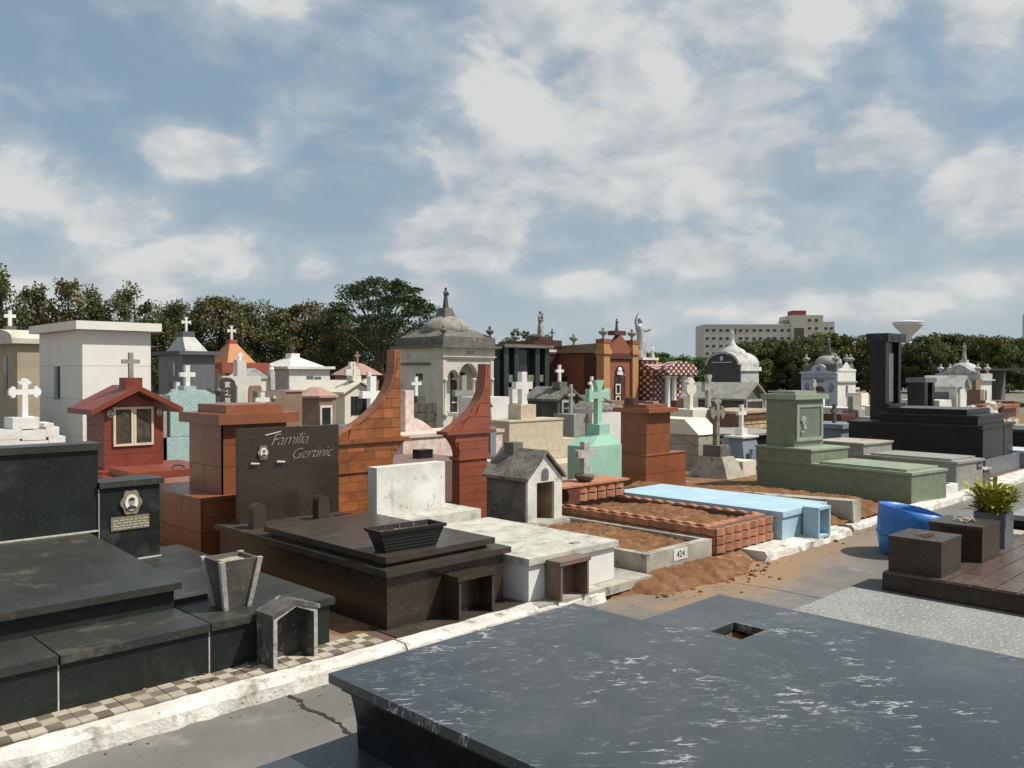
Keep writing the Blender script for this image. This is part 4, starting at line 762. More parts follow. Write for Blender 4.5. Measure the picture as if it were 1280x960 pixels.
# ================================================================== SECOND ROW, BACK TO BACK WITH THE FIRST
# ---- rust tile monument: stepped base and capped pillar
t = thing('rust_tile_monument', 'rust brown tiled monument with capped pillar behind the brown tomb', 'monument', (3.4, 6.9, .08))
box('base', GROUTD, t, 2.95, 4.05, 6.46, 7.9, .06, .60, bev=0)
for x0, x1 in ((2.945, 3.30), (3.304, 3.68), (3.684, 4.055)):
    for z0, z1 in ((.09, .345), (.349, .598)): box('tile', RTILE, t, x0, x1, 6.446, 6.459, z0, z1, bev=.002)
for y0, y1 in ((6.446, 6.80), (6.804, 7.16), (7.164, 7.53), (7.534, 7.9)):
    for z0, z1 in ((.09, .345), (.349, .598)): box('tile', RTILE, t, 2.936, 2.949, y0, y1, z0, z1, bev=.002)
box('base_top', RTILE, t, 2.925, 4.07, 6.435, 7.92, .6005, .625, bev=.004)
box('pillar', GROUTD, t, 3.15, 3.70, 6.51, 7.10, .6255, 1.19, bev=0)
for z0, z1 in ((.627, .845), (.849, 1.02), (1.024, 1.188)):
    for x0, x1 in ((3.137, 3.418), (3.422, 3.713)): box('tile', RTILE, t, x0, x1, 6.497, 6.509, z0, z1, bev=.002)
for z0, z1 in ((.627, .845), (.849, 1.188)):
    for y0, y1 in ((6.497, 6.80), (6.804, 7.10)): box('tile', RTILE, t, 3.137, 3.149, y0, y1, z0, z1, bev=.002)
box('cap', RTILE, t, 3.08, 3.80, 6.43, 7.18, 1.1905, 1.275, bev=.005); box('cap_step', RTILE, t, 3.19, 3.70, 6.53, 7.05, 1.2755, 1.345, bev=.005)
MB().lathe([(.011, 0), (.011, .006)], (3.02, 6.44, .48), 8).o('bolt', BRASS, t)

# ---- two sail shaped monuments
def sail(name, label, xr, y, zt, zl, zb, width, mat, lip, rows, tl_, grout, ov):
    """upright wing: straight right edge, left edge flaring out; below it a corbelled foot"""
    th = .11; t = thing(name, label, 'monument', (xr - width / 2, y, .08))
    xl = xr - width; cv = lambda z: xr - .055 - (width - .055) * (1 - min(1, max(0, (z - zl) / (zt - zl)))) ** 3.0
    n = 14; zs = [zl + (zt - zl) * i / n for i in range(n + 1)]
    core = [(xr - .004, zl), (xr - .004, zt - .004)] + [(cv(z) + .006, z - .004) for z in reversed(zs)]
    MB().prism(core, 'y', y + .006, y + th).o('core', grout, t)
    # edging following the curve
    edge = [(cv(z), z) for z in zs]; e2 = [(p[0] + .024, p[1]) for p in edge]
    for a in range(0, n, 2):
        q = edge[a:a + 3] + e2[a:a + 3][::-1]; MB().prism([(p[0] - .004, p[1]) for p in q], 'y', y - .007, y + th + .008).o('edge_tile', mat, t)
    def course(z0, z1, f0, f1, off):
        x = f1; k = 0; w = tl_ * (.5 if off else 1)
        lo = min(f0(z0), f0(z1)); 
        while x > lo + .015:
            xa = x - w; a0 = max(xa, f0(z0) + .026); a1 = max(xa, f0(z1) + .026)
            if x - max(a0, a1) > .012 or x - min(a0, a1) > .03:
                MB().prism([(min(a0, x - .004), z0), (x - .002, z0), (x - .002, z1 - .003), (min(a1, x - .004), z1 - .003)], 'y', y - .006, y + .0055, bev=.0015).o('tile', mat, t)
            x = xa - .001; w = tl_
    h = (zt - zl) / rows
    for r in range(rows): course(zl + .002 + r * h, zl + (r + 1) * h, cv, xr, r % 2)
    for r in range(max(2, rows // 2)):
        hh = (zt - zl) / max(2, rows // 2); box('side_tile', mat, t, xr - .003, xr + .009, y - .006, y + th, zl + r * hh + .002, zl + (r + 1) * hh - .002, bev=.0015)
    MB().prism([(xl - ov[0], zl - .035), (xr + ov[1], zl - .035), (xr + ov[1], zl - .0005), (xl - ov[0], zl - .0005)], 'y', y - .03, y + th + .03, bev=.004).o('ledge', mat, t)
    # corbelled foot under the ledge
    zf = zl - .27; A = [(xl + .02 + .14 * (1 - ((z - zf) / (.234)) ** 2.2) if ov[2] in 'lb' else xl + .02, z) for z in [zf + .234 * i / 8 for i in range(9)]]
    B = [(xr - .02 + ov[1] - .16 * (1 - ((z - zf) / (.234)) ** 2.2) if ov[2] in 'rb' else xr - .02, z) for z in [zf + .234 * i / 8 for i in range(9)]]
    MB().prism(A + B[::-1], 'y', y + .006, y + th - .006).o('corbel', mat, t)
    hh = .234 / 3
    for r in range(3):
        z0 = zf + r * hh; fl = lambda z: xl + .02 + (.14 * (1 - min(1, max(0, (z - zf) / .234)) ** 2.2) if ov[2] in 'lb' else 0); fr = lambda z: xr - .02 + (ov[1] - .16 * (1 - min(1, max(0, (z - zf) / .234)) ** 2.2) if ov[2] in 'rb' else 0)
        x = fl(z0); w = tl_ * (.6 if r % 2 else 1)
        while x < fr(z0) - .02:
            xe = min(x + w, fr(z0)); 
            if xe - x > .02: box('tile', mat, t, x + .001, xe - .002, y - .006, y + .0055, z0 + .001, z0 + hh - .002, bev=.0015)
            x = xe; w = tl_
    box('lower_ledge', mat, t, xl + .14 - (0 if ov[2] in 'lb' else .12), xr - .02, y - .022, y + th + .02, zf - .028, zf - .0005, bev=.003)
    box('foot', grout, t, xl + .16 - (0 if ov[2] in 'lb' else .12), xr - .04, y + .006, y + th, zb, zf - .0285, bev=0)
    r = 0; z = zf - .029
    while z > zb + .03:
        x = xl + .16 - (0 if ov[2] in 'lb' else .12); w = tl_ * (.5 if r % 2 else 1)
        while x < xr - .06:
            xe = min(x + w, xr - .04); box('tile', mat, t, x + .001, xe - .002, y - .006, y + .0055, max(zb, z - hh * 1.1) + .001, z - .002, bev=.0015); x = xe; w = tl_
        z -= hh * 1.1; r += 1
    return t
sail('orange_sail_monument', 'orange brown tiled sail shaped monument, taller one behind the white headstone', 4.91, 6.5, 1.83, 1.00, .08, .80, OTILE, 0, 9, .19, M('tan_grout', (.30, .13, .05), rough=.9), (.02, .10, 'r'))
sail('red_sail_monument', 'plain brick red sail shaped monument beside the weathered chapel', 6.08, 6.5, 1.70, 1.02, .08, .58, RTILE2, 0, 5, .40, M('red_grout', (.20, .055, .027), rough=.8), (.02, .07, 'l'))
# ---- beige stone block with white cross
def beige_block():
    t = thing('beige_stone_tomb', 'mottled beige stone headblock with white double faced cross on top', 'tomb', (8.85, 8.5, 0))
    x0, x1, y0 = 8.33, 9.45, 8.5
    box('core', GROUT, t, x0 + .004, x1 - .004, y0 + .012, y0 + .42, 0, .915, bev=0)
    for z0, z1 in ((.0, .46), (.464, .913)):
        for i in range(3): box('stone', BEIGE, t, x0 + i * (x1 - x0) / 3 + .001, x0 + (i + 1) * (x1 - x0) / 3 - .002, y0, y0 + .0118, z0, z1, bev=.003)
    box('top_slab', BEIGE, t, x0 - .01, x1 + .01, y0 - .012, y0 + .43, .9155, .94, bev=.005)
    box('step', BEIGE, t, 9.461, 9.83, y0 + .04, y0 + .4, 0, .62, bev=.008); box('step', BEIGE, t, 8.2, 10.0, y0 - .5, y0 - .015, 0, .34, bev=.008)
    b = box('cross_base', BEIGE, t, 8.62, 8.93, y0 + .06, y0 + .32, .9405, 1.155, bev=.004)
    cross(t, WSTONE, 8.78, y0 + .19, 1.156, .47, .34, .052, .09, frac=.42)
beige_block()
t = thing('flower_pot', 'small white pot of orange flowers behind the weathered chapel roof', 'flower pot', (6.43, 6.95, .55)); MB().lathe([(.05, 0), (.065, .08), (.07, .09), (.06, .09)], (6.43, 6.95, .55), 12).o('pot', WHITE, t, True); m = MB(); rk = random.Random(4)
for k in range(30): m.ball((6.43 + rk.gauss(0, .03), 6.95 + rk.gauss(0, .03), .67 + rk.gauss(0, .025)), .012, 1)
m.o('flowers', ORPL, t); box('pedestal', CONC2, t, 6.3, 6.56, 6.85, 7.08, .08, .549)
# ---- mint green monument
t = thing('mint_green_monument', 'mint green painted monument with sloping shoulders and flared cross', 'monument', (8.1, 6.6, .08))
x0, x1, y0, y1 = 7.81, 8.43, 6.6, 6.95
MB().box(x0, x1, y0, y1, .06, .72, bev=.006).o('body', MINT, t)
MB().loft((x0, x1, y0, y1), .7205, (8.03, 8.31, y0 + .04, y1 - .05), .845, .004).o('shoulders', MINT, t); box('neck', MINT, t, 8.07, 8.27, y0 + .06, y1 - .08, .8455, .975, bev=.006)
cross(t, MINT, 8.17, y0 + .17, .9755, .545, .40, .042, .07, 'flare', .34)
# ---- rust pillar
t = thing('rust_tile_pillar', 'square rust orange tiled pillar with flat cap beside the mint monument', 'monument', (9.3, 6.8, .08))
for nm, x0, x1, y0, y1, z0, z1 in (('base', 8.93, 9.83, 6.6, 7.08, .06, .53), ('pillar', 9.0, 9.52, 6.64, 7.06, .5305, 1.09)):
    box(nm, GROUTD, t, x0 + .01, x1 - .01, y0 + .01, y1, z0, z1, bev=0); zm = (z0 + z1) / 2; xm = (x0 + x1) / 2
    for a, b_ in ((z0, zm - .002), (zm + .002, z1 - .001)):
        box('tile', RTILE, t, x0 + .0105, xm - .001, y0 - .003, y0 + .0095, a, b_, bev=.002); box('tile', RTILE, t, xm + .001, x1 - .0105, y0 - .003, y0 + .0095, a, b_, bev=.002); box('tile', RTILE, t, x0 - .003, x0 + .0095, y0 - .003, y1, a, b_, bev=.002); box('tile', RTILE, t, x1 - .0095, x1 + .003, y0 - .003, y1, a, b_, bev=.002)
box('base_top', RTILE, t, 8.92, 9.84, 6.588, 7.09, .531, .545, bev=.003)
box('cap', RTILE, t, 8.93, 9.58, 6.55, 7.14, 1.0905, 1.15, bev=.005); box('cap_step', RTILE, t, 9.02, 9.48, 6.65, 7.04, 1.1505, 1.195, bev=.004); box('cross_stub', DRED, t, 9.0, 9.12, 6.86, 6.99, 1.1955, 1.28); box('cross_stub', PINKR, t, 9.3, 9.42, 6.75, 6.92, 1.1955, 1.23)
# ---- pale concrete block tomb with bronze crucifix in front
t = thing('pale_block_tomb', 'pale cement block tomb with sloping top behind the crucifix', 'tomb', (11.1, 7.5, 0)); x0, x1, y0, y1 = 11.38, 11.96, 7.4, 8.6
for k in range(4): box('block', CONC2, t, x0, x1, y0, y1, k * .16 + .001, (k + 1) * .16 - .003, bev=.004)
MB().prism([(y0 - .02, .641), (y1, .641), (y1, .88), (y0 + .25, .88)], 'x', x0 - .02, x1 + .02, bev=.004).o('sloping_top', CREAM, t)
t = thing('stone_crucifix', 'dark weathered stone crucifix with rounded ends on a stepped base', 'cross', (10.95, 6.8, .08))
cross(t, M('mossy_stone', (.26, .245, .19), (.17, .16, .125), scale=12, rough=.9, bump=.4, stain=((.07, .065, .05), .2, 9)), 11.0, 6.85, .545, .72, .40, .042, .07, 'bud', .34)
box('base', OLDRF, t, 10.88, 11.13, 6.70, 7.0, .38, .544); MB().loft((10.75, 11.4, 6.5, 7.2), .06, (10.86, 11.16, 6.66, 7.04), .3795).o('stepped_foot', CONC2, t); box('side_stone', CREAM, t, 11.25, 11.62, 6.55, 7.0, .06, .30, bev=.01)
# ---- blue grey tapering stele with white cross
t = thing('blue_grey_stele', 'blue grey tapered stele with slim white cross on top', 'monument', (11.95, 6.9, .08))
MB().loft((11.62, 12.28, 6.72, 7.2), .06, (11.75, 12.15, 6.86, 7.12), .60, .006).o('body', BLUEG, t); MB().prism([(11.70, .16), (12.08, .16), (12.02, .44), (11.8, .44)], 'y', 6.70, 6.755, bev=.004).o('open_book', BLUEG, t)
box('cap', WHITE, t, 11.71, 12.19, 6.82, 7.16, .6005, .63); box('cross_base', WSTONE, t, 11.87, 12.03, 6.93, 7.05, .6305, .74); cross(t, WSTONE, 11.95, 6.99, .7405, .37, .24, .028, .05)
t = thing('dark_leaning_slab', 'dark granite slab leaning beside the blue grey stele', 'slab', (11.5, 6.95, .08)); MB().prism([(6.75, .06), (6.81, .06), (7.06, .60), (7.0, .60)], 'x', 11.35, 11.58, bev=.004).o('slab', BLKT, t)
# ================================================================== MID DISTANCE
def glass_front(t, x0, x1, y, z0, z1, frame, glass, n=2, fw=.025):
    w = (x1 - x0) / n
    for i in range(n):
        a, b = x0 + i * w + .002, x0 + (i + 1) * w - .002; m = MB()
        m.box(a, a + fw, y - .02, y, z0, z1, bev=0); m.box(b - fw, b, y - .02, y, z0, z1, bev=0); m.box(a + fw, b - fw, y - .02, y, z0, z0 + fw, bev=0); m.box(a + fw, b - fw, y - .02, y, z1 - fw, z1, bev=0)
        d = m.o('glass_door', frame, t); box('pane', glass, d, a + fw, b - fw, y - .008, y - .002, z0 + fw, z1 - fw, bev=0)
# ---- red house tomb
t = thing('red_house_tomb', 'red tiled house tomb with double glass doors and grey cross on its ridge', 'tomb', (3.66, 9.7, 0)); x0, x1, y0, y1 = 3.34, 3.985, 9.7, 10.25; xm = (x0 + x1) / 2
for k in range(4): box('wall_course', REDH, t, x0, x1, y0, y1, .55 + k * .16, .55 + (k + 1) * .16 - .003, bev=.003)
MB().prism([(x0, 1.19), (x1, 1.19), (xm, 1.37)], 'y', y0, y1).o('gable', REDH, t)
glass_front(t, 3.43, 3.87, y0, .80, 1.23, M('cream_frame', (.62, .55, .40), rough=.5), GLASSG)
for a, b_ in (((x0 - .17, 1.155), (xm, 1.41)), ((xm + .001, 1.41), (x1 + .17, 1.155))):
    rp = MB().prism([a, b_, (b_[0], b_[1] + .06), (a[0], a[1] + .06)], 'y', y0 - .14, y1 + .1, bev=.006).o('roof_panel', REDH, t)
box('cross_base', REDH, t, xm - .09, xm + .09, y0 - .0, y0 + .2, 1.42, 1.555); cross(t, GREYG, xm, y0 + .1, 1.556, .28, .19, .024, .04)
medallion(t, 3.40, y0 - .001, 1.16, .03); medallion(t, 3.935, y0 - .001, 1.16, .03)
box('base', REDH, t, 3.20, 4.45, 8.62, 10.3, 0, .52); box('step', REDH, t, 3.25, 4.40, 9.5, 10.29, .5205, .549); box('lid_slab', REDH, t, 3.30, 4.38, 8.74, 9.45, .5205, .60, bev=.006)
MB().tube([(3.75, 8.9, .605), (3.78, 8.95, .625), (3.85, 8.95, .625), (3.88, 8.9, .605)], .008, 6).o('handle', IRON, t)
t = thing('beige_grave_top', 'flat beige worn grave top before the red house tomb', 'grave', (3.6, 8.1, .08)); box('body', CONC2, t, 2.6, 3.9, 7.95, 8.6, .06, .42); box('top', M('worn_beige_stone', (.46, .38, .28), (.38, .31, .225), scale=5, rough=.85, bump=.2), t, 2.58, 3.92, 7.93, 8.61, .4205, .45)
t = thing('white_rubble_grave', 'low white rough grave edge glimpsed left of the red house tomb', 'grave', (2.9, 8.9, 0)); MB().box(2.62, 3.15, 8.62, 9.5, 0, .50, bev=.01).jitter(.02, 9).o('body', WHITED, t)
# ---- white cross on stepped stones
t = thing('white_stepped_cross', 'bright white budded cross on stacked white stones at far left', 'cross', (2.52, 9.5, 0)); Yc = 9.5
for (x0, x1, z0, z1) in ((2.16, 2.44, .80, .95), (2.442, 2.70, .80, .93), (2.702, 2.86, .80, .96), (2.20, 2.46, .952, 1.05), (2.462, 2.68, .935, 1.04), (2.682, 2.80, .962, 1.06), (2.38, 2.62, 1.052, 1.165), (2.66, 2.75, 1.062, 1.10)):
    MB().box(x0, x1, Yc - .1, Yc + .2, z0, z1, bev=.012).jitter(.006, 7).o('stone', WSTONE, t)
box('body', WHITE, t, 2.15, 2.86, Yc - .08, Yc + .3, 0, .799); cross(t, M('gloss_white', (.8, .8, .78), rough=.4, bump=.02), 2.52, Yc + .03, 1.166, .39, .30, .026, .05, 'bud', .36)
# ---- white mausoleum
def mausoleum_white():
    t = thing('white_box_mausoleum', 'plain white box mausoleum with flat overhanging roof and slit window', 'mausoleum', (5.0, 14, 0)); x0, x1, y0, y1 = 4.51, 5.55, 14, 16.15
    box('core', M('joint_grey', (.4, .385, .35), rough=.9), t, x0 + .012, x1 - .012, y0 + .012, y1, 0, 2.279, bev=0)
    zs = [.0, .62, 1.20, 1.72, 2.277]
    for a, b_ in zip(zs, zs[1:]):
        box('panel', WHITEC, t, x0 - .003, x1, y0, y0 + .0115, a + .002, b_ - .003, bev=.002)
        for ya, yb in ((y0 + .0122, 15.04), (15.044, y1)):
            if yb > 15.5 and a > .6 and b_ < 2.2: continue
            box('panel', WHITEC, t, x0 - .003, x0 + .0115, ya, yb, a + .002, b_ - .003, bev=.002)
    for a, b_ in ((.622, 1.197), (1.202, 1.717)):
        box('panel', WHITEC, t, x0 - .003, x0 + .0115, 15.044, 15.06, a, b_, bev=.002); box('panel', WHITEC, t, x0 - .003, x0 + .0115, 15.38, y1, a, b_, bev=.002)
    box('panel', WHITEC, t, x0 - .003, x0 + .0115, 15.0605, 15.3795, .622, 1.19, bev=.002); box('window', GLASS, t, x0 + .006, x0 + .0115, 15.0605, 15.37, 1.20, 1.9, bev=0); box('window_frame', TEAL, t, x0 - .03, x0 + .0055, 15.20, 15.23, 1.20, 1.72, bev=0); box('window_sill', GREYG, t, x0 - .03, x0 + .011, 15.04, 15.40, 1.191, 1.2015)
    box('roof', WHITEC, t, x0 - .13, x1 + .13, y0 - .13, y1 + .13, 2.28, 2.41, bev=.006)
mausoleum_white()
t = thing('teal_terrazzo_tomb', 'teal speckled terrazzo headblock with white cross beside the white mausoleum', 'tomb', (5.4, 12, 0)); y0 = 12
for (x0, x1, z0, z1) in ((5.03, 5.45, .70, 1.295), (5.453, 5.70, .70, 1.295), (4.92, 5.80, .30, .695)): box('panel', TEAL, t, x0, x1, y0, y0 + .3, z0, z1, bev=.003)
box('core', WHITED, t, 5.05, 5.68, y0 + .02, y0 + .5, 0, 1.29, bev=0); MB().prism([(5.08, 1.296), (5.66, 1.296), (5.56, 1.36), (5.18, 1.36)], 'y', y0 + .01, y0 + .3).o('shoulder', TEAL, t); box('cross_base', TEAL, t, 5.24, 5.42, y0 + .02, y0 + .25, 1.361, 1.42); cross(t, WSTONE, 5.33, y0 + .13, 1.421, .30, .225, .032, .06, frac=.45)
t = thing('low_grey_tomb', 'low grey granite tomb end left of the teal terrazzo tomb', 'tomb', (4.7, 11.5, 0)); box('body', GREYG, t, 4.70, 4.98, 12.0, 12.6, 0, 1.25)
t = thing('iron_crucifix', 'ornate grey iron crucifix on a slim plinth right of the teal tomb', 'cross', (5.9, 12.4, 0)); x = 5.93; y = 12.4
cross(t, BRONZE, x, y, 1.17, .42, .05, .02, .03); MB().tube([(x - .02, y, 1.32), (x - .10, y, 1.34), (x - .15, y - .01, 1.38), (x - .19, y, 1.345), (x - .16, y, 1.31)], .014, 6).o('scroll', BRONZE, t); MB().tube([(x + .02, y, 1.32), (x + .10, y, 1.34), (x + .15, y - .01, 1.38), (x + .19, y, 1.345), (x + .16, y, 1.31)], .014, 6).o('scroll', BRONZE, t); MB().ball((x, y, 1.33), .06).o('boss', BRONZE, t, True); box('plinth', DGREY, t, x - .1, x + .1, y - .1, y + .1, 0, 1.169)
t = thing('black_round_top_stele', 'dark brown round topped stele with white vertical characters', 'headstone', (6.12, 12.6, 0)); x0, x1 = 5.99, 6.27
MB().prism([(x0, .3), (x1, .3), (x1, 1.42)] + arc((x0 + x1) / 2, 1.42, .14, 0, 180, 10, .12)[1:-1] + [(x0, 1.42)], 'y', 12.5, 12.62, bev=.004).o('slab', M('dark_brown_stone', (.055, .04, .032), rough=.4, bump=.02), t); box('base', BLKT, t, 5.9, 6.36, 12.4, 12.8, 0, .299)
for i, ch in enumerate('家之墓'): text('inscription', ch, PORC, t, ((x0 + x1) / 2, 12.496, 1.42 - i * .125), .105, ext=.002)
t = thing('big_pale_cross', 'large pale cement cross with little white cross on its top', 'cross', (7.1, 14, 0)); cross(t, M('pale_cement', (.58, .56, .5), (.5, .48, .43), scale=6, rough=.8, bump=.15, streak=((.36, .34, .3), .1, 10)), 7.1, 14, .62, 1.22, .72, .085, .15, frac=.30); cross(t, WSTONE, 7.1, 14, 1.841, .14, .12, .02, .03); box('base', WHITE, t, 6.75, 7.5, 13.8, 14.3, 0, .619); 
t = thing('white_small_cross', 'squat white cross on white block before the brown headstone', 'cross', (7.6, 13.2, 0)); cross(t, WSTONE, 6.93, 12.9, 1.02, .27, .24, .035, .06, frac=.45); box('base', WHITE, t, 6.55, 7.2, 12.8, 13.2, 0, 1.019)
t = thing('brown_wide_headstone', 'wide brown stone headstone with small portrait and plaque', 'headstone', (7.9, 13.2, 0)); box('slab', M('taupe_stone', (.20, .155, .115), (.17, .13, .095), scale=9, rough=.5), t, 7.03, 7.57, 13.25, 13.4, .4, 1.30); medallion(t, 7.34, 13.248, 1.19, .03); box('plaque', BRASS, t, 7.28, 7.41, 13.24, 13.249, 1.04, 1.08); box('plaque', BRASS, t, 7.28, 7.41, 13.24, 13.249, 1.10, 1.115); box('base', BRNW, t, 6.95, 7.65, 13.21, 13.6, 0, .399)
t = thing('brown_block_tomb', 'plain terracotta brown block right of the brown headstone', 'tomb', (8.6, 13.8, 0)); box('body', BRNW, t, 7.82, 8.15, 13.7, 14.2, 0, 1.27); box('top', PINKR, t, 7.80, 8.17, 13.68, 14.22, 1.2705, 1.30)
# ---- octagonal brown kiosk tomb
def kiosk(name, label, cx, cy, r, zb, zw, zt, wall, roof, door=True, rot=22.5, eave=1.12):
    t = thing(name, label, 'tomb', (cx, cy, 0)); ph = rad(rot)
    MB().lathe([(r, 0), (r, zw)], (cx, cy, zb), 8, phase=ph).o('wall', wall, t); MB().lathe([(r * eave, 0), (r * eave, .04)], (cx, cy, zb + zw), 8, phase=ph).o('cornice', roof, t)
    MB().lathe([(r * eave, .041), (r * .28, zt), (r * .2, zt + .01)], (cx, cy, zb + zw), 8, phase=ph).o('roof', roof, t)
    if door: box('door', M('white_trim', (.7, .68, .62), rough=.6), t, cx - .14, cx + .14, cy - r * .93 - .012, cy - r * .93 + .02, zb + .02, zb + zw * .8); box('door_opening', GLASS, t, cx - .10, cx + .10, cy - r * .93 - .016, cy - r * .93 - .0125, zb + .04, zb + zw * .74, bev=0)
    return t
t = kiosk('brown_kiosk_tomb', 'small eight sided brown tomb with pinkish pointed roof', 9.42, 15.3, .42, .35, .76, .20, BRNW, PINKR); box('base', CONC2, t, 8.8, 10.1, 13.9, 15.9, 0, .349); box('low_slab', DGREY, t, 8.9, 10.0, 13.95, 14.7, .3495, .58)
t = thing('cream_gabled_mausoleum', 'cream gabled mausoleum with barred dark window and long roof', 'mausoleum', (11.6, 17, 0)); x0, x1, y0, y1 = 11.25, 12.07, 17, 19.4; xm = (x0 + x1) / 2
box('wall', CREAM, t, x0, x1, y0, y1, .35, 1.15); MB().prism([(x0, 1.151), (x1, 1.151), (xm, 1.36)], 'y', y0, y1).o('gable', CREAM, t); box('base', GREYG, t, x0 - .4, x1 + .3, y0 - 1.2, y1, 0, .349)
for a, b_ in (((x0 - .09, 1.12), (xm, 1.40)), ((xm + .001, 1.40), (x1 + .09, 1.12))): MB().prism([a, b_, (b_[0], b_[1] + .045), (a[0], a[1] + .045)], 'y', y0 - .09, y1, bev=.004).o('roof_panel', CREAM, t)
w = box('window', GLASS, t, x0 + .17, x1 - .15, y0 - .012, y0 - .001, .62, 1.06, bev=0); m = MB()
for k in range(5): m.box(x0 + .19 + k * .11, x0 + .205 + k * .11, y0 - .03, y0 - .013, .62, 1.06, bev=0)
m.lathe([(.06, 0), (.09, .06), (.05, .16), (.0, .22)], (xm, y0 - .02, .72), 8, sq=.12); m.o('bars', IRON, t)
box('cross_base', CREAM, t, xm - .12, xm + .12, y0 + .1, y0 + .35, 1.42, 1.55); cross(t, CREAM, xm, y0 + .22, 1.551, .30, .2, .025, .05)
t = thing('tall_white_cross', 'tall plain white cross standing left of the orange sail', 'cross', (7.75, 11, 0)); cross(t, M('chalk_white', (.76, .75, .72), (.7, .69, .66), scale=5, rough=.7, bump=.1), 7.77, 11, .36, 1.2, .40, .055, .10, frac=.24); box('base', WHITED, t, 7.4, 8.1, 10.8, 11.6, 0, .359)
t = thing('grey_slab_grave', 'low grey slab grave at the foot of the tall white cross', 'grave', (6.9, 10.2, 0)); box('body', DGREY, t, 6.0, 7.3, 9.6, 11.4, 0, .50); box('lid', GREYG, t, 5.95, 7.35, 9.55, 11.45, .5005, .55); box('lid', WHITE, t, 6.5, 7.2, 9.8, 10.6, .5505, .60)
# ---- domed old mausoleum
def mausoleum_domed():
    t = thing('old_domed_mausoleum', 'old stained mausoleum with arched porch, grey dome and statue on top', 'mausoleum', (13.4, 15.8, 0)); x0, x1, y0, y1 = 12.58, 14.17, 15.0, 16.7; xm = (x0 + x1) / 2
    box('wall', OLDST, t, x0, x1, y0 + .42, y1, 0, 1.94); box('corner_pier', OLDST, t, x0, x0 + .1, y0, y0 + .419, 0, 1.94); box('corner_pier', OLDST, t, x1 - .1, x1, y0, y0 + .419, 0, 1.94)
    a0, a1 = x0 + .101, x1 - .101; W = a1 - a0; cs = [a0 + .22, xm, a1 - .22]; rs = [.17, .30, .17]; spring = 1.50
    pts = [(a0, 1.94), (a1, 1.94), (a1, spring)]
    for c_, r_ in zip(cs[::-1], rs[::-1]): pts += arc(c_, spring, r_, 0, 180, 10, r_ * 1.15)
    pts += [(a0, spring)]; MB().prism(pts, 'y', y0 + .02, y0 + .2).o('arcade', OLDST, t)
    for x in (x0 + .06, cs[0] + .245, cs[2] - .245, x1 - .06):
        MB().lathe([(.075, 0), (.075, .06), (.045, .09), (.042, .78), (.05, .80), (.075, .84), (.075, .88)], (x, y0 + (.02 if x in (x0 + .06, x1 - .06) else .11), .61), 12).o('column', OLDST, t, True)
    box('porch_base', OLDST, t, x0 + .101, x1 - .101, y0 + .01, y0 + .419, 0, .60); d = box('door', IRON, t, xm - .22, xm + .22, y0 + .40, y0 + .4195, .61, 1.62, bev=0); m = MB()
    for k in range(3): m.box(xm - .2, xm + .2, y0 + .385, y0 + .399, .9 + k * .28, .93 + k * .28, bev=0)
    m.box(xm - .015, xm + .015, y0 + .384, y0 + .398, .62, 1.6, bev=0); m.o('door_bars', WHITED, d); box('plaque', DGREY, t, x0 + .2, x0 + .36, y0 + .405, y0 + .4195, 1.12, 1.32, bev=0)
    box('entablature', OLDST, t, x0 - .02, x1 + .02, y0 - .02, y1 + .02, 1.9405, 2.20); box('moulding', OLDST, t, x0 - .045, x1 + .045, y0 - .045, y1 + .045, 1.985, 2.01, bev=.004); box('name_plate', GREYG, t, xm - .1, xm + .14, y0 - .032, y0 - .0205, 2.06, 2.13, bev=0)
    box('side_moulding', OLDRF, t, x0 - .03, x0 - .0005, y0 + .45, y1 - .1, 1.80, 1.86, bev=0)
    box('side_vent', GLASS, t, x0 - .008, x0 - .0005, 15.75, 16.0, 1.45, 1.6, bev=0)
    box('roof_slab', OLDRF, t, x0 - .14, x1 + .14, y0 - .14, y1 + .14, 2.2005, 2.26, bev=.006); box('parapet', OLDRF, t, x0 - .03, x1 + .03, y0 - .03, y1 + .03, 2.2605, 2.46, bev=.01)
    ym = (y0 + y1) / 2
    MB().loft((x0, x1, y0, y1), 2.4605, (xm - .45, xm + .45, ym - .45, ym + .45), 2.66).o('roof_slope', OLDRF, t)
    MB().lathe([(.56, 0), (.60, .04), (.58, .14), (.50, .26), (.36, .36), (.18, .42), (.14, .43)], (xm, ym, 2.56), 24).o('dome', M('dome_stone', (.28, .265, .225), (.20, .19, .16), scale=6, rough=.95, bump=.4, stain=((.1, .095, .08), .18, 6)), t, True)
    MB().loft((xm - .17, xm + .17, ym - .17, ym + .17), 2.97, (xm - .11, xm + .11, ym - .11, ym + .11), 3.19, .006).o('pedestal', OLDRF, t); box('pedestal_step', OLDRF, t, xm - .2, xm + .2, ym - .2, ym + .2, 2.92, 2.969)
    statue(t, DARKST, xm, ym, 3.19, .50, 'pray'); urn(t, OLDRF, x0 + .05, y0 + .05, 2.461, .26); urn(t, OLDRF, x1 - .08, y0 + .05, 2.461, .30); urn(t, OLDRF, x0 + .05, y1 - .05, 2.461, .26)
mausoleum_domed()
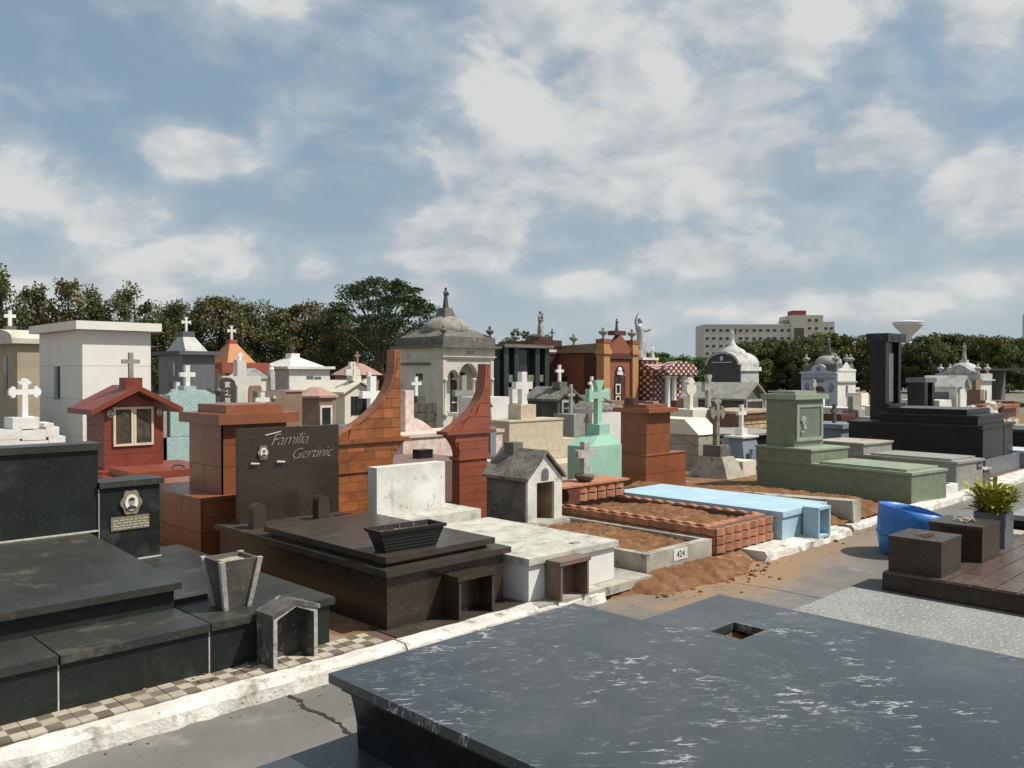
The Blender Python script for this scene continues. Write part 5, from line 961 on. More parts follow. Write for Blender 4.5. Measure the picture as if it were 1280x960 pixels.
# ---- rubble stone tomb
t = thing('rubble_stone_tomb', 'dark rubble stone tomb with bright white cross before the domed mausoleum', 'tomb', (9.95, 12.7, 0)); rk = random.Random(21); RUB = M('rubble_stone', (.10, .092, .075), (.06, .055, .045), scale=12, rough=.95, bump=.6, rand=.25)
box('core', M('mortar', (.17, .155, .13), rough=1), t, 9.62, 10.30, 12.52, 13.0, 0, 1.03, bev=0)
for r in range(6):
    x = 9.59; z = r * .175
    while x < 10.29:
        w = rk.uniform(.13, .24); xe = min(x + w, 10.33); MB().box(x + .006, xe - .006, 12.495, 12.53, z + .006, z + .169, bev=.018).jitter(.012, 14).o('stone', RUB, t); x = xe
box('cross_base', RUB, t, 9.93, 10.13, 12.6, 12.8, 1.031, 1.18, bev=.01); cross(t, M('bright_white', (.8, .8, .78), rough=.5, bump=.02), 9.98, 12.7, 1.181, .36, .23, .03, .05)
t = thing('grey_granite_cross', 'grey speckled granite cross standing between the two sail monuments', 'cross', (9.65, 11, 0)); cross(t, GREYG, 9.66, 11, .55, 1.02, .42, .05, .09, frac=.30); box('base', GREYG, t, 9.35, 9.95, 10.8, 11.4, 0, .549)
t = thing('pink_white_grave', 'pink and white broken looking grave edge between the sail monuments', 'grave', (7.4, 8.6, 0)); PKM = M('pink_mosaic', (.52, .36, .30), (.66, .58, .52), scale=11, rough=.7, bump=.2); box('body', PKM, t, 6.4, 8.1, 8.4, 9.2, 0, .80); box('top', M('pale_pink_stone', (.60, .50, .43), rough=.7), t, 6.38, 8.12, 8.38, 9.22, .8005, .84); box('post', PKM, t, 6.82, 6.96, 8.9, 9.05, .8405, 1.38); MB().prism([(6.96, .8405), (7.28, .8405), (7.22, .90), (7.08, .98), (6.97, 1.02)], 'y', 8.9, 9.0).o('scroll', PKM, t)
t = thing('dark_low_grave', 'low purple brown grave slab seen between the sail monuments', 'grave', (6.3, 7.6, .08)); box('body', M('plum_stone', (.19, .12, .10), (.16, .1, .085), scale=6, rough=.6), t, 5.0, 6.6, 7.3, 8.3, .06, .62); box('vase_block', BLKD, t, 6.12, 6.30, 7.7, 7.85, .6205, .72)
t = thing('white_vase_tomb', 'white painted block with grey angel figure left of the beige stone tomb', 'tomb', (9.3, 10, 0)); box('body', WHITE, t, 9.15, 9.85, 10.05, 10.5, 0, 1.22); statue(t, STATUE, 9.32, 9.98, .80, .42, 'pray'); MB().prism([(9.0, .74), (9.74, .74), (9.70, .80), (9.55, .83), (9.1, .82)], 'y', 9.8, 10.04).o('carved_ledge', STATUE, t); box('base', CONC2, t, 9.0, 9.75, 9.75, 10.049, 0, .739)
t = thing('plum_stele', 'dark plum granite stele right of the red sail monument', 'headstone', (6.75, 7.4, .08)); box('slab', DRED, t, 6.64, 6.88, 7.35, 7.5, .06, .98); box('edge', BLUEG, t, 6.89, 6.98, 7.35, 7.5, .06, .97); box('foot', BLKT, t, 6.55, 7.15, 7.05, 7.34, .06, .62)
# ---- dark house tomb with lichened roof
def house_tomb(name, label, x0, x1, y0, y1, zb, zw, zr, wall, roof, frame, opening=GLASS, ov=.1, crossh=0, cmat=WSTONE, cbase=OLDRF):
    t = thing(name, label, 'tomb', ((x0 + x1) / 2, y0, 0)); xm = (x0 + x1) / 2
    box('wall', wall, t, x0, x1, y0, y1, zb, zw); MB().prism([(x0, zw + .001), (x1, zw + .001), (xm, zr)], 'y', y0, y1).o('gable', wall, t)
    for a, b_ in (((x0 - ov, zw - ov * .5), (xm, zr + .03)), ((xm + .001, zr + .03), (x1 + ov, zw - ov * .5))): MB().prism([a, b_, (b_[0], b_[1] + .045), (a[0], a[1] + .045)], 'y', y0 - ov, y1 + .04, bev=.006).jitter(.006, 9).o('roof_panel', roof, t)
    m = MB(); fx0, fx1, fz0, fz1 = x0 + .1, x1 - .1, zb + .14, zw - .03
    for a in ((fx0, fx0 + .05, fz0, fz1), (fx1 - .05, fx1, fz0, fz1), (fx0 + .05, fx1 - .05, fz0, fz0 + .05), (fx0 + .05, fx1 - .05, fz1 - .05, fz1)): m.box(a[0], a[1], y0 - .025, y0 - .001, a[2], a[3], bev=0)
    m.o('window_frame', frame, t); box('window', opening, t, fx0 + .051, fx1 - .051, y0 - .006, y0 - .001, fz0 + .051, fz1 - .051, bev=0)
    if zb > 0: box('base', CONC2, t, x0 - .12, x1 + .12, y0 - .15, y1 + .1, 0, zb - .001)
    if crossh: box('cross_base', cbase, t, xm - .11, xm + .11, y0 + .1, y0 + .32, zr + .04, zr + .17); cross(t, cmat, xm, y0 + .21, zr + .171, crossh, crossh * .62, crossh * .085, crossh * .14)
    return t
house_tomb('shingled_house_tomb', 'dark weathered house tomb with lichened roof, framed opening and white cross', 12.07, 12.64, 11, 11.8, .55, 1.12, 1.27, M('sooty_wall', (.10, .092, .08), (.06, .055, .048), scale=6, rough=.95, bump=.4), ROOFW, NICHEE, crossh=.33)
t = thing('grey_white_block', 'grey and white block tomb with low pyramid top behind the mint cross', 'tomb', (12.6, 10.2, 0)); box('body', WHITE, t, 12.15, 13.2, 10.2, 10.8, 0, .92); box('side_block', GREYG, t, 11.75, 12.14, 10.3, 10.8, 0, .85); MB().loft((12.12, 13.33, 10.17, 10.93), 1.0005 - .08, (12.4, 12.7, 10.4, 10.7), 1.06).o('pyramid_top', ROOFW, t); cross(t, STATUE, 12.0, 10.6, .851, .55, .2, .028, .05)
t = thing('dry_shrub', 'dry twiggy shrub beside the beige stone tomb', 'plant', (9.95, 8.3, 0)); m = MB(); rk = random.Random(31)
for k in range(60):
    a = rk.uniform(0, 6.28); h = rk.uniform(.3, .75); q = rk.uniform(.02, .14); m.tube([(9.98, 8.35, 0), (9.98 + q * .5 * math.cos(a), 8.35 + q * .5 * math.sin(a), h * .6), (9.98 + q * math.cos(a + .3), 8.35 + q * math.sin(a + .3), h)], [.008, .006, .003], 4)
m.o('twigs', DRYF, t); m = MB()
for k in range(200):
    a = rk.uniform(0, 6.28); q = rk.uniform(.03, .17); z = rk.uniform(.15, .78); p = Vector((9.98 + q * math.cos(a), 8.35 + q * math.sin(a), z)); u = Vector((rk.gauss(0, 1), rk.gauss(0, 1), rk.gauss(0, 1))).normalized() * .025; v = u.orthogonal().normalized() * .01; m._add([p, p + u + v, p + u * 2, p + u - v], [(0, 1, 2, 3)])
m.o('leaves', LEAF_OLIVE, t)['kind'] = 'stuff'
# ---- dark green two storey wall tomb
def drawers():
    t = thing('dark_green_wall_tomb', 'tall bottle green granite wall tomb with glazed compartments', 'mausoleum', (19.4, 19.5, 0)); x0, x1, y0, y1 = 18.4, 20.45, 19, 21
    box('wall', DGREEN, t, x0, x1, y0 + .25, y1, 0, 2.42); box('roof', OLDRF, t, x0 - .1, x1 + .1, y0 - .12, y1 + .1, 2.4205, 2.52); box('left_flank', BLKD, t, x0 - .55, x0 - .001, y0 + .1, y1, 0, 2.42)
    for x in (x0, x0 + .45, x1 - .65, x1 - .2): box('pilaster', DGREEN, t, x, x + .2, y0, y0 + .249, 0, 2.419)
    for a, b_ in ((x0 + .201, x0 + .449), (x0 + .651, x1 - .651), (x1 - .449, x1 - .201)):
        box('band', LGREEN, t, a, b_, y0 + .05, y0 + .249, 1.33, 1.56)
        for z0, z1 in ((.3, 1.30), (1.6, 2.35)): box('pane', GLASS, t, a + .02, b_ - .02, y0 + .2, y0 + .2495, z0, z1, bev=0)
drawers()
t = thing('dark_red_statue_tomb', 'narrow dark red granite tomb with grey veiled statue on its roof', 'mausoleum', (21.7, 20.2, 0)); x0, x1 = 20.75, 22.0
box('wall', DRED, t, x0, x1, 20, 21.6, 0, 2.25)
for k in range(3): box('banded_course', WHITED if k % 2 else DRED, t, x0 - .03, x1 + .03, 19.97, 21.6, 2.2505 + k * .09, 2.335 + k * .09)
box('roof', DRED, t, x0 - .06, x1 + .06, 19.94, 21.63, 2.5205, 2.72); box('pedestal', DRED, t, 21.15, 21.75, 20.1, 20.6, 2.7205, 2.86); statue(t, STATUE, 21.45, 20.35, 2.861, .92, 'child', .3)
# ---- brick mausoleum
def mausoleum_brick():
    t = thing('red_brick_mausoleum', 'red brick gabled mausoleum with ochre corner pilasters and roof urns', 'mausoleum', (22.9, 19.5, 0)); x0, x1, y0, y1 = 22.02, 23.78, 18, 22.4; xm = (x0 + x1) / 2
    box('wall', BRICK, t, x0, x1, y0 + .06, y1, 0, 2.45); box('gable_wall', BRICK, t, x0 + .3, x1 - .3, y0 + .02, y0 + .059, .2, 2.05)
    for x in (x0 - .06, x1 - .26): p = box('pilaster', OCHRE, t, x, x + .32, y0 - .06, y0 + .26, 0, 2.62); box('capital', OCHRE, p, x - .05, x + .37, y0 - .11, y0 + .30, 2.25, 2.42); box('pilaster_top', BRICK, p, x - .02, x + .34, y0 - .08, y0 + .28, 2.6205, 2.75)
    MB().prism([(x0 + .28, 2.28), (x1 - .28, 2.28), (x1 - .28, 2.42), (xm, 2.92), (x0 + .28, 2.42)], 'y', y0 - .03, y0 + .2).o('gable', BRICK, t); box('lintel', DRED, t, x0 + .27, x1 - .27, y0 - .05, y0 + .0195, 2.10, 2.2795)
    box('door', GLASS, t, xm - .28, xm + .28, y0 - .0, y0 + .0195, .1, 1.52, bev=0); fr = box('door_leaf', DRED, t, xm - .04, xm + .28, y0 - .02, y0 - .0005, .1, 1.5, bev=0); MB().prism(arc(xm, 1.62, .25, 0, 180, 10), 'y', y0 - .01, y0 + .0195).o('lunette', GLASS, t); box('lunette_urn', WSTONE, t, xm - .2, xm + .1, y0 - .05, y0 - .011, 1.56, 1.66); MB().ball((xm - .05, y0 - .03, 1.72), (.12, .03, .1)).o('lunette_shell', WSTONE, t, True)
    for z0 in (.5, .9): 
        m = MB(); m.box(xm - .28, xm - .24, y0 - .04, y0 - .021, z0, z0 + .35, bev=0); m.box(xm - .06, xm - .02, y0 - .04, y0 - .021, z0, z0 + .35, bev=0); m.box(xm - .24, xm - .06, y0 - .04, y0 - .021, z0, z0 + .04, bev=0); m.box(xm - .24, xm - .06, y0 - .04, y0 - .021, z0 + .31, z0 + .35, bev=0); m.o('door_pane', WSTONE, t)
    box('cornice', BRNW, t, x0 - .12, x0 - .0005, y0 + .27, y1, 2.30, 2.45); box('corner_pier', BRICK, t, x0 - .1, x0 + .25, y1 - .3, y1 + .05, 0, 2.7); box('side_pier', DRED, t, x0 - .05, x0 - .0005, y0 + .3, y0 + .8, 0, 2.29)
    MB().prism([(y0 + .21, 2.4505), (y1, 2.4505), (y1, 2.5), (y0 + .21, 2.62)], 'x', x0 + .05, x1 - .05).o('roof', BRNW, t); w = box('side_window', GLASS, t, x0 - .012, x0 - .0005, y0 + 1.6, y0 + 2.3, .8, 1.5, bev=0); box('window_frame', WHITED, w, x0 - .02, x0 - .0125, y0 + 2.3, y0 + 2.4, .78, 1.52, bev=0)
    box('statue_base', DRED, t, xm - .3, xm + .3, y0 - .02, y0 + .3, 2.90, 3.05); statue(t, DARKST, xm, y0 + .15, 3.05, .42, 'pray')
    for x, y in ((x0 + .1, y0 + .1), (x1 - .1, y0 + .1), (x0 + .1, y0 + 1.4), (x0 + .08, y1 - .15)): urn(t, STATUE, x, y, 2.745 if y < y0 + 1 else 2.575 if y < y0 + 3 else 2.70, .42, kind=1)
    box('ridge_block', DRED, t, x0 + .1, x0 + .6, y0 + 2.4, y0 + 2.9, 2.55, 2.78); cross(t, IRON, x0 + .35, y0 + 2.65, 2.781, .42, .26, .02, .03)
mausoleum_brick()
# ---- mosaic chapel with raised arm statue
def mosaic_mat():
    m = M('oval_mosaic', (.16, .035, .03), (.12, .028, .024), scale=6, rough=.5, bump=.05); nt = m.node_tree; N = nt.nodes; L = nt.links; b = next(n for n in N if n.type == 'BSDF_PRINCIPLED'); old = b.inputs['Base Color'].links[0].from_socket
    g = N.new('ShaderNodeNewGeometry'); s = N.new('ShaderNodeSeparateXYZ'); L.new(g.outputs['Position'], s.inputs[0])
    def mt(op, a, c=None):
        n = N.new('ShaderNodeMath'); n.operation = op
        for i, v in enumerate((a, c)):
            if v is None: continue
            if isinstance(v, (int, float)): n.inputs[i].default_value = v
            else: L.new(v, n.inputs[i])
        return n.outputs[0]
    u = mt('ADD', s.outputs[0], s.outputs[1]); cu = mt('COSINE', mt('MULTIPLY', u, math.pi / .15)); cv = mt('COSINE', mt('MULTIPLY', s.outputs[2], math.pi / .105))
    v = mt('MULTIPLY', cu, cv); r = N.new('ShaderNodeMapRange'); L.new(v, r.inputs[0]); r.inputs[1].default_value = .22; r.inputs[2].default_value = .34
    x = N.new('ShaderNodeMix'); x.data_type = 'RGBA'; L.new(r.outputs[0], x.inputs[0]); L.new(old, x.inputs[6]); x.inputs[7].default_value = (.62, .54, .46, 1); L.new(x.outputs[2], b.inputs['Base Color']); return m
MOS = mosaic_mat()
def mosaic_chapel():
    t = thing('mosaic_chapel', 'red and white oval mosaic chapel carrying a silver statue with raised arm', 'mausoleum', (25, 18, 0)); x0, x1, y0, y1 = 24.2, 25.9, 17.0, 19.4; xm = (x0 + x1) / 2
    box('wall', MOS, t, x0, x1, y0 + .55, y1, 0, 1.62); 
    MB().prism([(y0 + .4, 1.621), (y1 + .1, 1.621), (y1 + .1, 1.72), (y1 - .5, 1.95), (y0 + .9, 1.95), (y0 + .4, 1.72)], 'x', x0 - .08, x1 + .08).o('roof', MOS, t)
    for x in (x0 + .18, x0 + .55, x1 - .55, x1 - .12): MB().lathe([(.12, 0), (.12, .08), (.085, .12), (.08, 1.2), (.12, 1.26), (.12, 1.32)], (x, y0 + .1, .22), 12).o('column', WSTONE, t, True)
    box('porch_base', MOS, t, x0 - .1, x1 + .1, y0 - .2, y0 + .549, 0, .219); box('door', BLUEG, t, xm - .3, xm + .2, y0 + .52, y0 + .549, .22, 1.3, bev=0)
    MB().prism([(x0 - .06, 1.56), (x1 + .06, 1.56), (x1 + .06, 1.66)] + arc(xm, 1.66, .91, 0, 180, 14, .36)[1:-1] + [(x0 - .06, 1.66)], 'y', y0 - .08, y0 + .399).o('porch_vault', MOS, t)
    box('statue_base', MOS, t, x0 - .05, x0 + .75, y0 + 1.0, y0 + 1.8, 1.9505, 2.08); box('statue_plinth', WSTONE, t, x0 - .12, x0 + .82, y0 + .93, y0 + 1.87, 2.0805, 2.16, bev=.01); statue(t, SILVER, x0 + .35, y0 + 1.4, 2.161, 1.42, 'raise', -.2)
    for k in range(5): box('fence_post', MOS, t, x0 - .2 + k * .62, x0 - .02 + k * .62, y0 - 1.3, y0 - 1.15, 0, .62)
    m = MB()
    for k in range(4):
        a = x0 - .02 + k * .62
        m.box(a, a + .44, y0 - 1.25, y0 - 1.2, .5, .58, bev=0)
        for q in range(3): m.lathe([(.07, 0), (.07, .03)], (a + .1 + q * .13, y0 - 1.22, .25), 8)
    m.o('fence_rail', WSTONE, t)
mosaic_chapel()
def dome_tomb(name, label, x0, x1, y0, y1, zw, wall, dome, zr, top=None, th=0, cat='mausoleum', extra=None, sq=1):
    t = thing(name, label, cat, ((x0 + x1) / 2, y0, 0)); xm, ym = (x0 + x1) / 2, (y0 + y1) / 2; r = min(x1 - x0, y1 - y0) / 2 * .92
    box('wall', wall, t, x0, x1, y0, y1, 0, zw); box('cornice', dome, t, x0 - .08, x1 + .08, y0 - .08, y1 + .08, zw + .0005, zw + .08)
    MB().lathe([(r * math.cos(rad(a)), (zr - zw - .08) * math.sin(rad(a))) for a in (0, 12, 25, 40, 55, 70, 82)] + [(r * .1, zr - zw - .07)], (xm, ym, zw + .0805), 20).o('dome', dome, t, True)
    if th: box('pedestal', dome, t, xm - .18, xm + .18, ym - .18, ym + .18, zr - .02, zr + .14); statue(t, top[0], xm, ym, zr + .14, th, top[1])
    return t, xm, ym
t, xm, ym = dome_tomb('brown_dome_tomb', 'small tomb with brown ribbed dome and white statue behind the mosaic chapel', 29.2, 31.0, 21, 22.8, 1.65, M('maroon_wall', (.14, .05, .04), rough=.8), M('brown_dome', (.33, .17, .10), (.24, .12, .07), scale=7, rough=.9, bump=.3), 2.1, (WSTONE, 'open'), .62)
# ---- big grey vaulted mausoleum
def vault():
    t = thing('grey_vaulted_mausoleum', 'grey vaulted mausoleum with dark side wall, white cupola and statue holding cross', 'mausoleum', (29, 18, 0)); x0, x1, y0, y1 = 28.9, 30.3, 17, 18.45
    pts = [(y1, 0), (y0, 0), (y0, 1.95)] + arc((y0 + y1) / 2, 1.95, (y1 - y0) / 2, 180, 0, 16, .46)[1:-1] + [(y1, 1.95)]
    MB().prism(pts, 'x', x0, x1).o('wall', M('dark_grey_render', (.075, .082, .078), (.06, .066, .062), scale=3, rough=.85), t)
    p2 = [(y1 + .02, 1.94), (y1 + .02, 1.95)] + arc((y0 + y1) / 2, 1.95, (y1 - y0) / 2 + .02, 0, 180, 16, .50)[1:-1] + [(y0 - .02, 1.95), (y0 - .02, 1.94)] + arc((y0 + y1) / 2, 1.94, (y1 - y0) / 2 - .06, 180, 0, 16, .42)
    MB().prism(p2, 'x', x0 - .05, x1 + .05).o('roof_vault', GDOME, t)
    box('front', GDOME, t, x0 + .05, x1 - .05, y0 - .06, y0 - .001, 0, 1.98); box('cornice', WHITED, t, x0 - .06, x1 + .06, y0 - .12, y0 - .061, 1.70, 1.86)
    xm, ym = (x0 + x1) / 2, (y0 + y1) / 2; MB().lathe([(.68, -.45), (.67, -.3), (.60, -.1), (.45, .1), (.25, .2), (.14, .3), (.1, .42)], (xm, ym, 2.43), 20).o('cupola', GDOME, t, True)
    box('ornament', WHITED, t, x0 - .075, x0 - .051, ym - .45, ym + .45, 2.02, 2.05, bev=0); MB().ball((x0 - .08, ym, 2.18), (.03, .08, .10)).o('ornament', WHITED, t, True)
    s_ = statue(t, WSTONE, xm, ym, 2.83, .50, 'open'); cross(t, IRON, xm + .03, ym - .12, 3.12, .26, .22, .02, .03)
vault()
house_tomb('stone_slab_house_tomb', 'low dark stone house tomb with pale lichened slab roof beside the green pillar', 18.9, 19.95, 11, 12.8, .25, .98, 1.30, M('dim_stone', (.12, .11, .095), (.08, .075, .065), scale=6, rough=.95, bump=.3), M('pale_lichen_roof', (.30, .29, .25), (.2, .195, .165), scale=5, rough=.95, bump=.5), NICHEE)
t = thing('pale_granite_headstone', 'square pale speckled granite headstone left of the stone house tomb', 'headstone', (17.0, 11.3, 0)); box('slab', GRAN, t, 16.75, 17.35, 11.3, 11.45, .2, 1.02); box('side', DRED, t, 16.45, 16.74, 11.3, 11.45, .2, .98); box('base', CONC2, t, 16.3, 17.5, 11, 11.8, 0, .199)
t = thing('cream_brick_wall_grave', 'grave faced in cream bricks with flat stone top behind the green tomb', 'grave', (15.3, 8.7, 0)); rk = random.Random(7); CB = M('cream_brick', (.50, .36, .22), (.42, .29, .17), scale=9, rough=.8, rand=.15)
box('core', BRNW, t, 14.8, 16.2, 8.72, 9.6, 0, .82, bev=0); box('top', M('tan_top', (.36, .29, .21), rough=.9), t, 14.6, 16.3, 8.6, 9.7, .8205, .87)
for r in range(5):
    for i in range(6): box('brick', CB, t, 14.8 + i * .235 + (.0 if r % 2 else .06), 14.8 + i * .235 + .215 + (.0 if r % 2 else .06), 8.70, 8.7195, .3 + r * .10, .3 + r * .10 + .08, bev=.003)
t = thing('twin_grey_crosses', 'two weathered pale crosses on one cream base behind the stone crucifix', 'cross', (14.9, 9.4, 0)); cross(t, CREAM, 14.3, 9.5, .9, .62, .34, .05, .08, 'bud'); cross(t, STATUE, 14.95, 9.5, .9, .68, .36, .05, .08, 'flare'); box('base', CREAM, t, 14.1, 15.2, 9.3, 9.9, 0, .899)
t = thing('dark_flat_tomb', 'flat dark tomb top behind the blue grey stele', 'tomb', (13.8, 8.0, 0)); box('body', BLKD, t, 13.0, 14.6, 7.6, 9.0, 0, .52); box('lid', GREYG, t, 12.95, 14.65, 7.55, 9.05, .5205, .56)
# ---- right hand mausolea
def blue_white():
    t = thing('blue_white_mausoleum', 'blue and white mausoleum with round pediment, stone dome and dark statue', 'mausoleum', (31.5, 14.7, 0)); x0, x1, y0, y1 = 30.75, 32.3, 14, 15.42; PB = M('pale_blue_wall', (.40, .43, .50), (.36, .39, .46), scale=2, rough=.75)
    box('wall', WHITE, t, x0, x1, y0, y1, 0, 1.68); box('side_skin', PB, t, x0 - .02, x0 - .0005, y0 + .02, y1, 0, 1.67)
    ym = (y0 + y1) / 2; box('side_band', BLUEG, t, x0 - .07, x0 - .0205, y0 + .1, y1 - .05, 1.40, 1.45); box('side_cornice', PB, t, x0 - .1, x0 - .0205, y0, y1 + .03, 1.60, 1.679); MB().prism([(ym - .45, 1.6805), (ym + .45, 1.6805), (ym + .3, 1.72)] + arc(ym, 1.72, .28, 0, 180, 12, .24) + [(ym - .3, 1.72)], 'x', x0 - .08, x0 + .06).o('pediment', PB, t); MB().ball((x0 - .09, ym, 1.79), (.03, .085, .085)).o('pediment_medallion', BLUEG, t, True)
    box('door', GLASS, t, x0 - .05, x0 - .0205, ym - .22, ym + .22, .1, .86, bev=0); MB().prism([(ym - .22, .93), (ym + .22, .93)] + arc(ym, .93, .22, 0, 180, 10, .2)[1:-1], 'x', x0 - .06, x0 - .0205).o('lunette', DRED, t); box('name_plate', DGREY, t, x0 - .06, x0 - .0205, ym - .18, ym + .18, 1.28, 1.36)
    for q in (-.48, .48): MB().ball((x0 - .03, ym + q, 1.08), (.04, .10, .18)).o('wreath', BLUEG, t, True)
    for q in (-.32, .32): MB().lathe([(.05, 0), (.04, .05), (.04, .8), (.06, .86)], (x0 - .08, ym + q, .1), 8).o('column', PB, t, True)
    for k in range(5): box('side_ornament', DGREY, t, x0 + .7, x0 + .85, y0 - .02, y0 - .0005, .72 + k * .09, .79 + k * .09, bev=0)
    xm = (x0 + x1) / 2; MB().prism([(x0 + .05, 1.6805), (x1, 1.6805), (x1, 1.76), (xm + .3, 1.80), (xm, 2.02), (xm - .3, 1.80), (x0 + .05, 1.76)], 'y', y0 - .02, y0 + .06).o('front_gable', WHITE, t); box('band', GREYG, t, x0 - .01, x1 + .04, y0 - .05, y0 - .0005, 1.25, 1.31)
    box('parapet', OLDRF, t, x0 + .07, x1 - .02, y0 + .07, y1, 1.6805, 1.93); MB().lathe([(.50, 0), (.51, .06), (.46, .2), (.33, .32), (.15, .38)], (xm, ym, 1.93), 18).o('dome', M('pale_dome', (.36, .35, .32), (.25, .24, .22), scale=4, rough=.9, bump=.3), t, True)
    box('pedestal', OLDRF, t, xm - .18, xm + .18, ym - .18, ym + .18, 2.30, 2.40); statue(t, BRONZE, xm, ym, 2.40, .66, 'open')
    for x, y in ((x0 + .14, y0 + .14), (x1 - .14, y0 + .14), (x0 + .14, y1 - .12), (x1 - .5, y0 + .14)): urn(t, STATUE, x, y, 1.931, .42)
    box('annex', WHITED, t, x1 + .001, x1 + .75, y0 + .3, y1, 0, .98); box('annex_window', GLASS, t, x1 + .3, x1 + .45, y0 + .29, y0 + .2995, .35, .75, bev=0); box('annex_roof', WHITED, t, x1 + .001, x1 + .85, y0 + .2, y1, .9805, 1.06)
blue_white()
def white_right():
    t = thing('white_turreted_mausoleum', 'white mausoleum with finials, grey dome and pale statue at the right', 'mausoleum', (44, 14, 0)); x0, x1, y0, y1 = 43.6, 45.3, 13, 14.95; xm, ym = (x0 + x1) / 2, (y0 + y1) / 2
    box('wall', WHITE, t, x0, x1, y0, y1, 0, 1.25); box('side_window', GLASS, t, x0 + .7, x0 + .9, y0 - .015, y0 - .0005, .35, .8, bev=0); box('cornice', GDOME, t, x0 - .12, x1 + .12, y0 - .12, y1 + .12, 1.2505, 1.33); box('parapet', GDOME, t, x0 - .02, x1 + .02, y0 - .02, y1 + .02, 1.3305, 1.60)
    MB().lathe([(.66, 0), (.66, .12), (.58, .3), (.42, .46), (.18, .54)], (xm, ym, 1.60), 18).o('dome', GDOME, t, True); box('pedestal', GDOME, t, xm - .16, xm + .16, ym - .16, ym + .16, 2.12, 2.26); statue(t, STATUE, xm, ym, 2.26, .8, 'child')
    for x, y in ((x0 + .15, y0 + .15), (x1 - .15, y0 + .15), (x0 + .15, y1 - .15), (x0 + .15, ym + .4)): urn(t, GDOME, x, y, 1.601, .46)
    MB().prism([(ym - .8, 1.6005), (ym + .8, 1.6005), (ym + .4, 1.85), (ym - .1, 2.05), (ym - .3, 1.95)], 'x', x0 - .05, x0 + .12).o('carved_pediment', GDOME, t)
white_right()
t = thing('white_small_chapel', 'small white gabled chapel with tiny white cross before the turreted mausoleum', 'chapel', (34.4, 12.2, 0)); x0, x1, y0, y1 = 34.6, 35.3, 11.0, 12.3; xm = (x0 + x1) / 2
box('wall', WHITE, t, x0, x1, y0, y1, 0, 1.05); MB().prism([(x0, 1.051), (x1, 1.051), (xm, 1.42)], 'y', y0, y1).o('gable', WHITE, t)
for a, b_ in (((x0 - .1, 1.02), (xm, 1.45)), ((xm + .001, 1.45), (x1 + .1, 1.02))): MB().prism([a, b_, (b_[0], b_[1] + .08), (a[0], a[1] + .08)], 'y', y0 - .12, y1 + .1).o('roof_panel', GDOME, t)
cross(t, WSTONE, x0 - .12, y0 + .1, .3, .85, .3, .04, .06); box('window', DGREY, t, x0 - .012, x0 - .0005, 11.4, 12.1, .55, .9, bev=0); box('front_tomb', WHITE, t, x0 - 1.6, x0 - .3, 11.2, 12.6, 0, .62)
t = thing('black_far_stele', 'square black granite stele far right behind the large black tomb', 'monument', (32.2, 12.5, 0)); box('pillar', BLKD, t, 32.1, 32.4, 11.4, 12.0, 0, 1.28); box('pillar', BLKD, t, 32.85, 33.1, 11.4, 12.0, 0, 1.28); box('panel', DGREY, t, 32.4005, 32.8495, 11.55, 11.9, 0, 1.28); box('cap', DGREY, t, 32.05, 33.15, 11.35, 12.05, 1.2805, 1.45)
t = thing('blue_grey_cross_tomb', 'blue grey painted block with small dark cross left of the black tomb', 'tomb', (14.9, 7.0, 0)); box('body', BLUEG, t, 14.75, 15.5, 6.65, 7.25, .06, .62); box('lid', BLUEG, t, 14.7, 15.55, 6.6, 7.3, .6205, .70); cross(t, BRONZE, 15.13, 6.95, .7005, .34, .2, .032, .05)
t = thing('red_roof_shelter', 'low dark red tomb roof before the blue and white mausoleum', 'tomb', (22.5, 10.8, 0)); box('body', WHITED, t, 24.3, 25.8, 11.0, 12.6, 0, .22); box('roof', DRED, t, 24.2, 25.9, 10.9, 12.7, .2205, .42)
# ---- left hand background
def pyramid_maus(name, label, x0, x1, y0, y1, zw, zr, wall, roof, trim, crossm, ch, top=.22, front=None):
    t = thing(name, label, 'mausoleum', ((x0 + x1) / 2, y0, 0)); xm, ym = (x0 + x1) / 2, (y0 + y1) / 2
    box('wall', wall, t, x0, x1, y0, y1, 0, zw); box('roof_slab', trim, t, x0 - .13, x1 + .13, y0 - .13, y1 + .13, zw + .0005, zw + .09)
    MB().loft((x0 + .12, x1 - .12, y0 + .12, y1 - .12), zw + .0905, (xm - top / 2, xm + top / 2, ym - top / 2, ym + top / 2), zr).o('pyramid_roof', roof, t); box('finial', trim, t, xm - top / 2, xm + top / 2, ym - top / 2, ym + top / 2, zr + .0005, zr + .14)
    if ch: cross(t, crossm, xm, ym, zr + .141, ch, ch * .65, ch * .07, ch * .12, 'flare')
    return t
t = pyramid_maus('grey_pyramid_mausoleum', 'slate grey mausoleum with pale pyramid roof and small cross', 8.68, 9.48, 20, 21.4, 2.05, 2.50, DGREY, GDOME, M('dark_slate', (.09, .095, .10), rough=.7), WSTONE, .36, .3)
for z in (1.1, 1.55): box('side_window', GLASS, t, 8.668, 8.6795, 20.5, 20.8, z, z + .3, bev=0); 
for z in (1.1, 1.55): box('window_light', WSTONE, t, 8.66, 8.6795, 20.42, 20.48, z, z + .3, bev=0)
t = pyramid_maus('orange_pyramid_mausoleum', 'orange plastered mausoleum with pyramid roof and white cross', 12.2, 13.4, 25, 26.6, 1.85, 2.55, ORPL, ORPL, REDBR, WSTONE, .44, .26); box('red_band', REDBR, t, 12.0, 13.6, 24.8, 24.999, 1.62, 1.94)
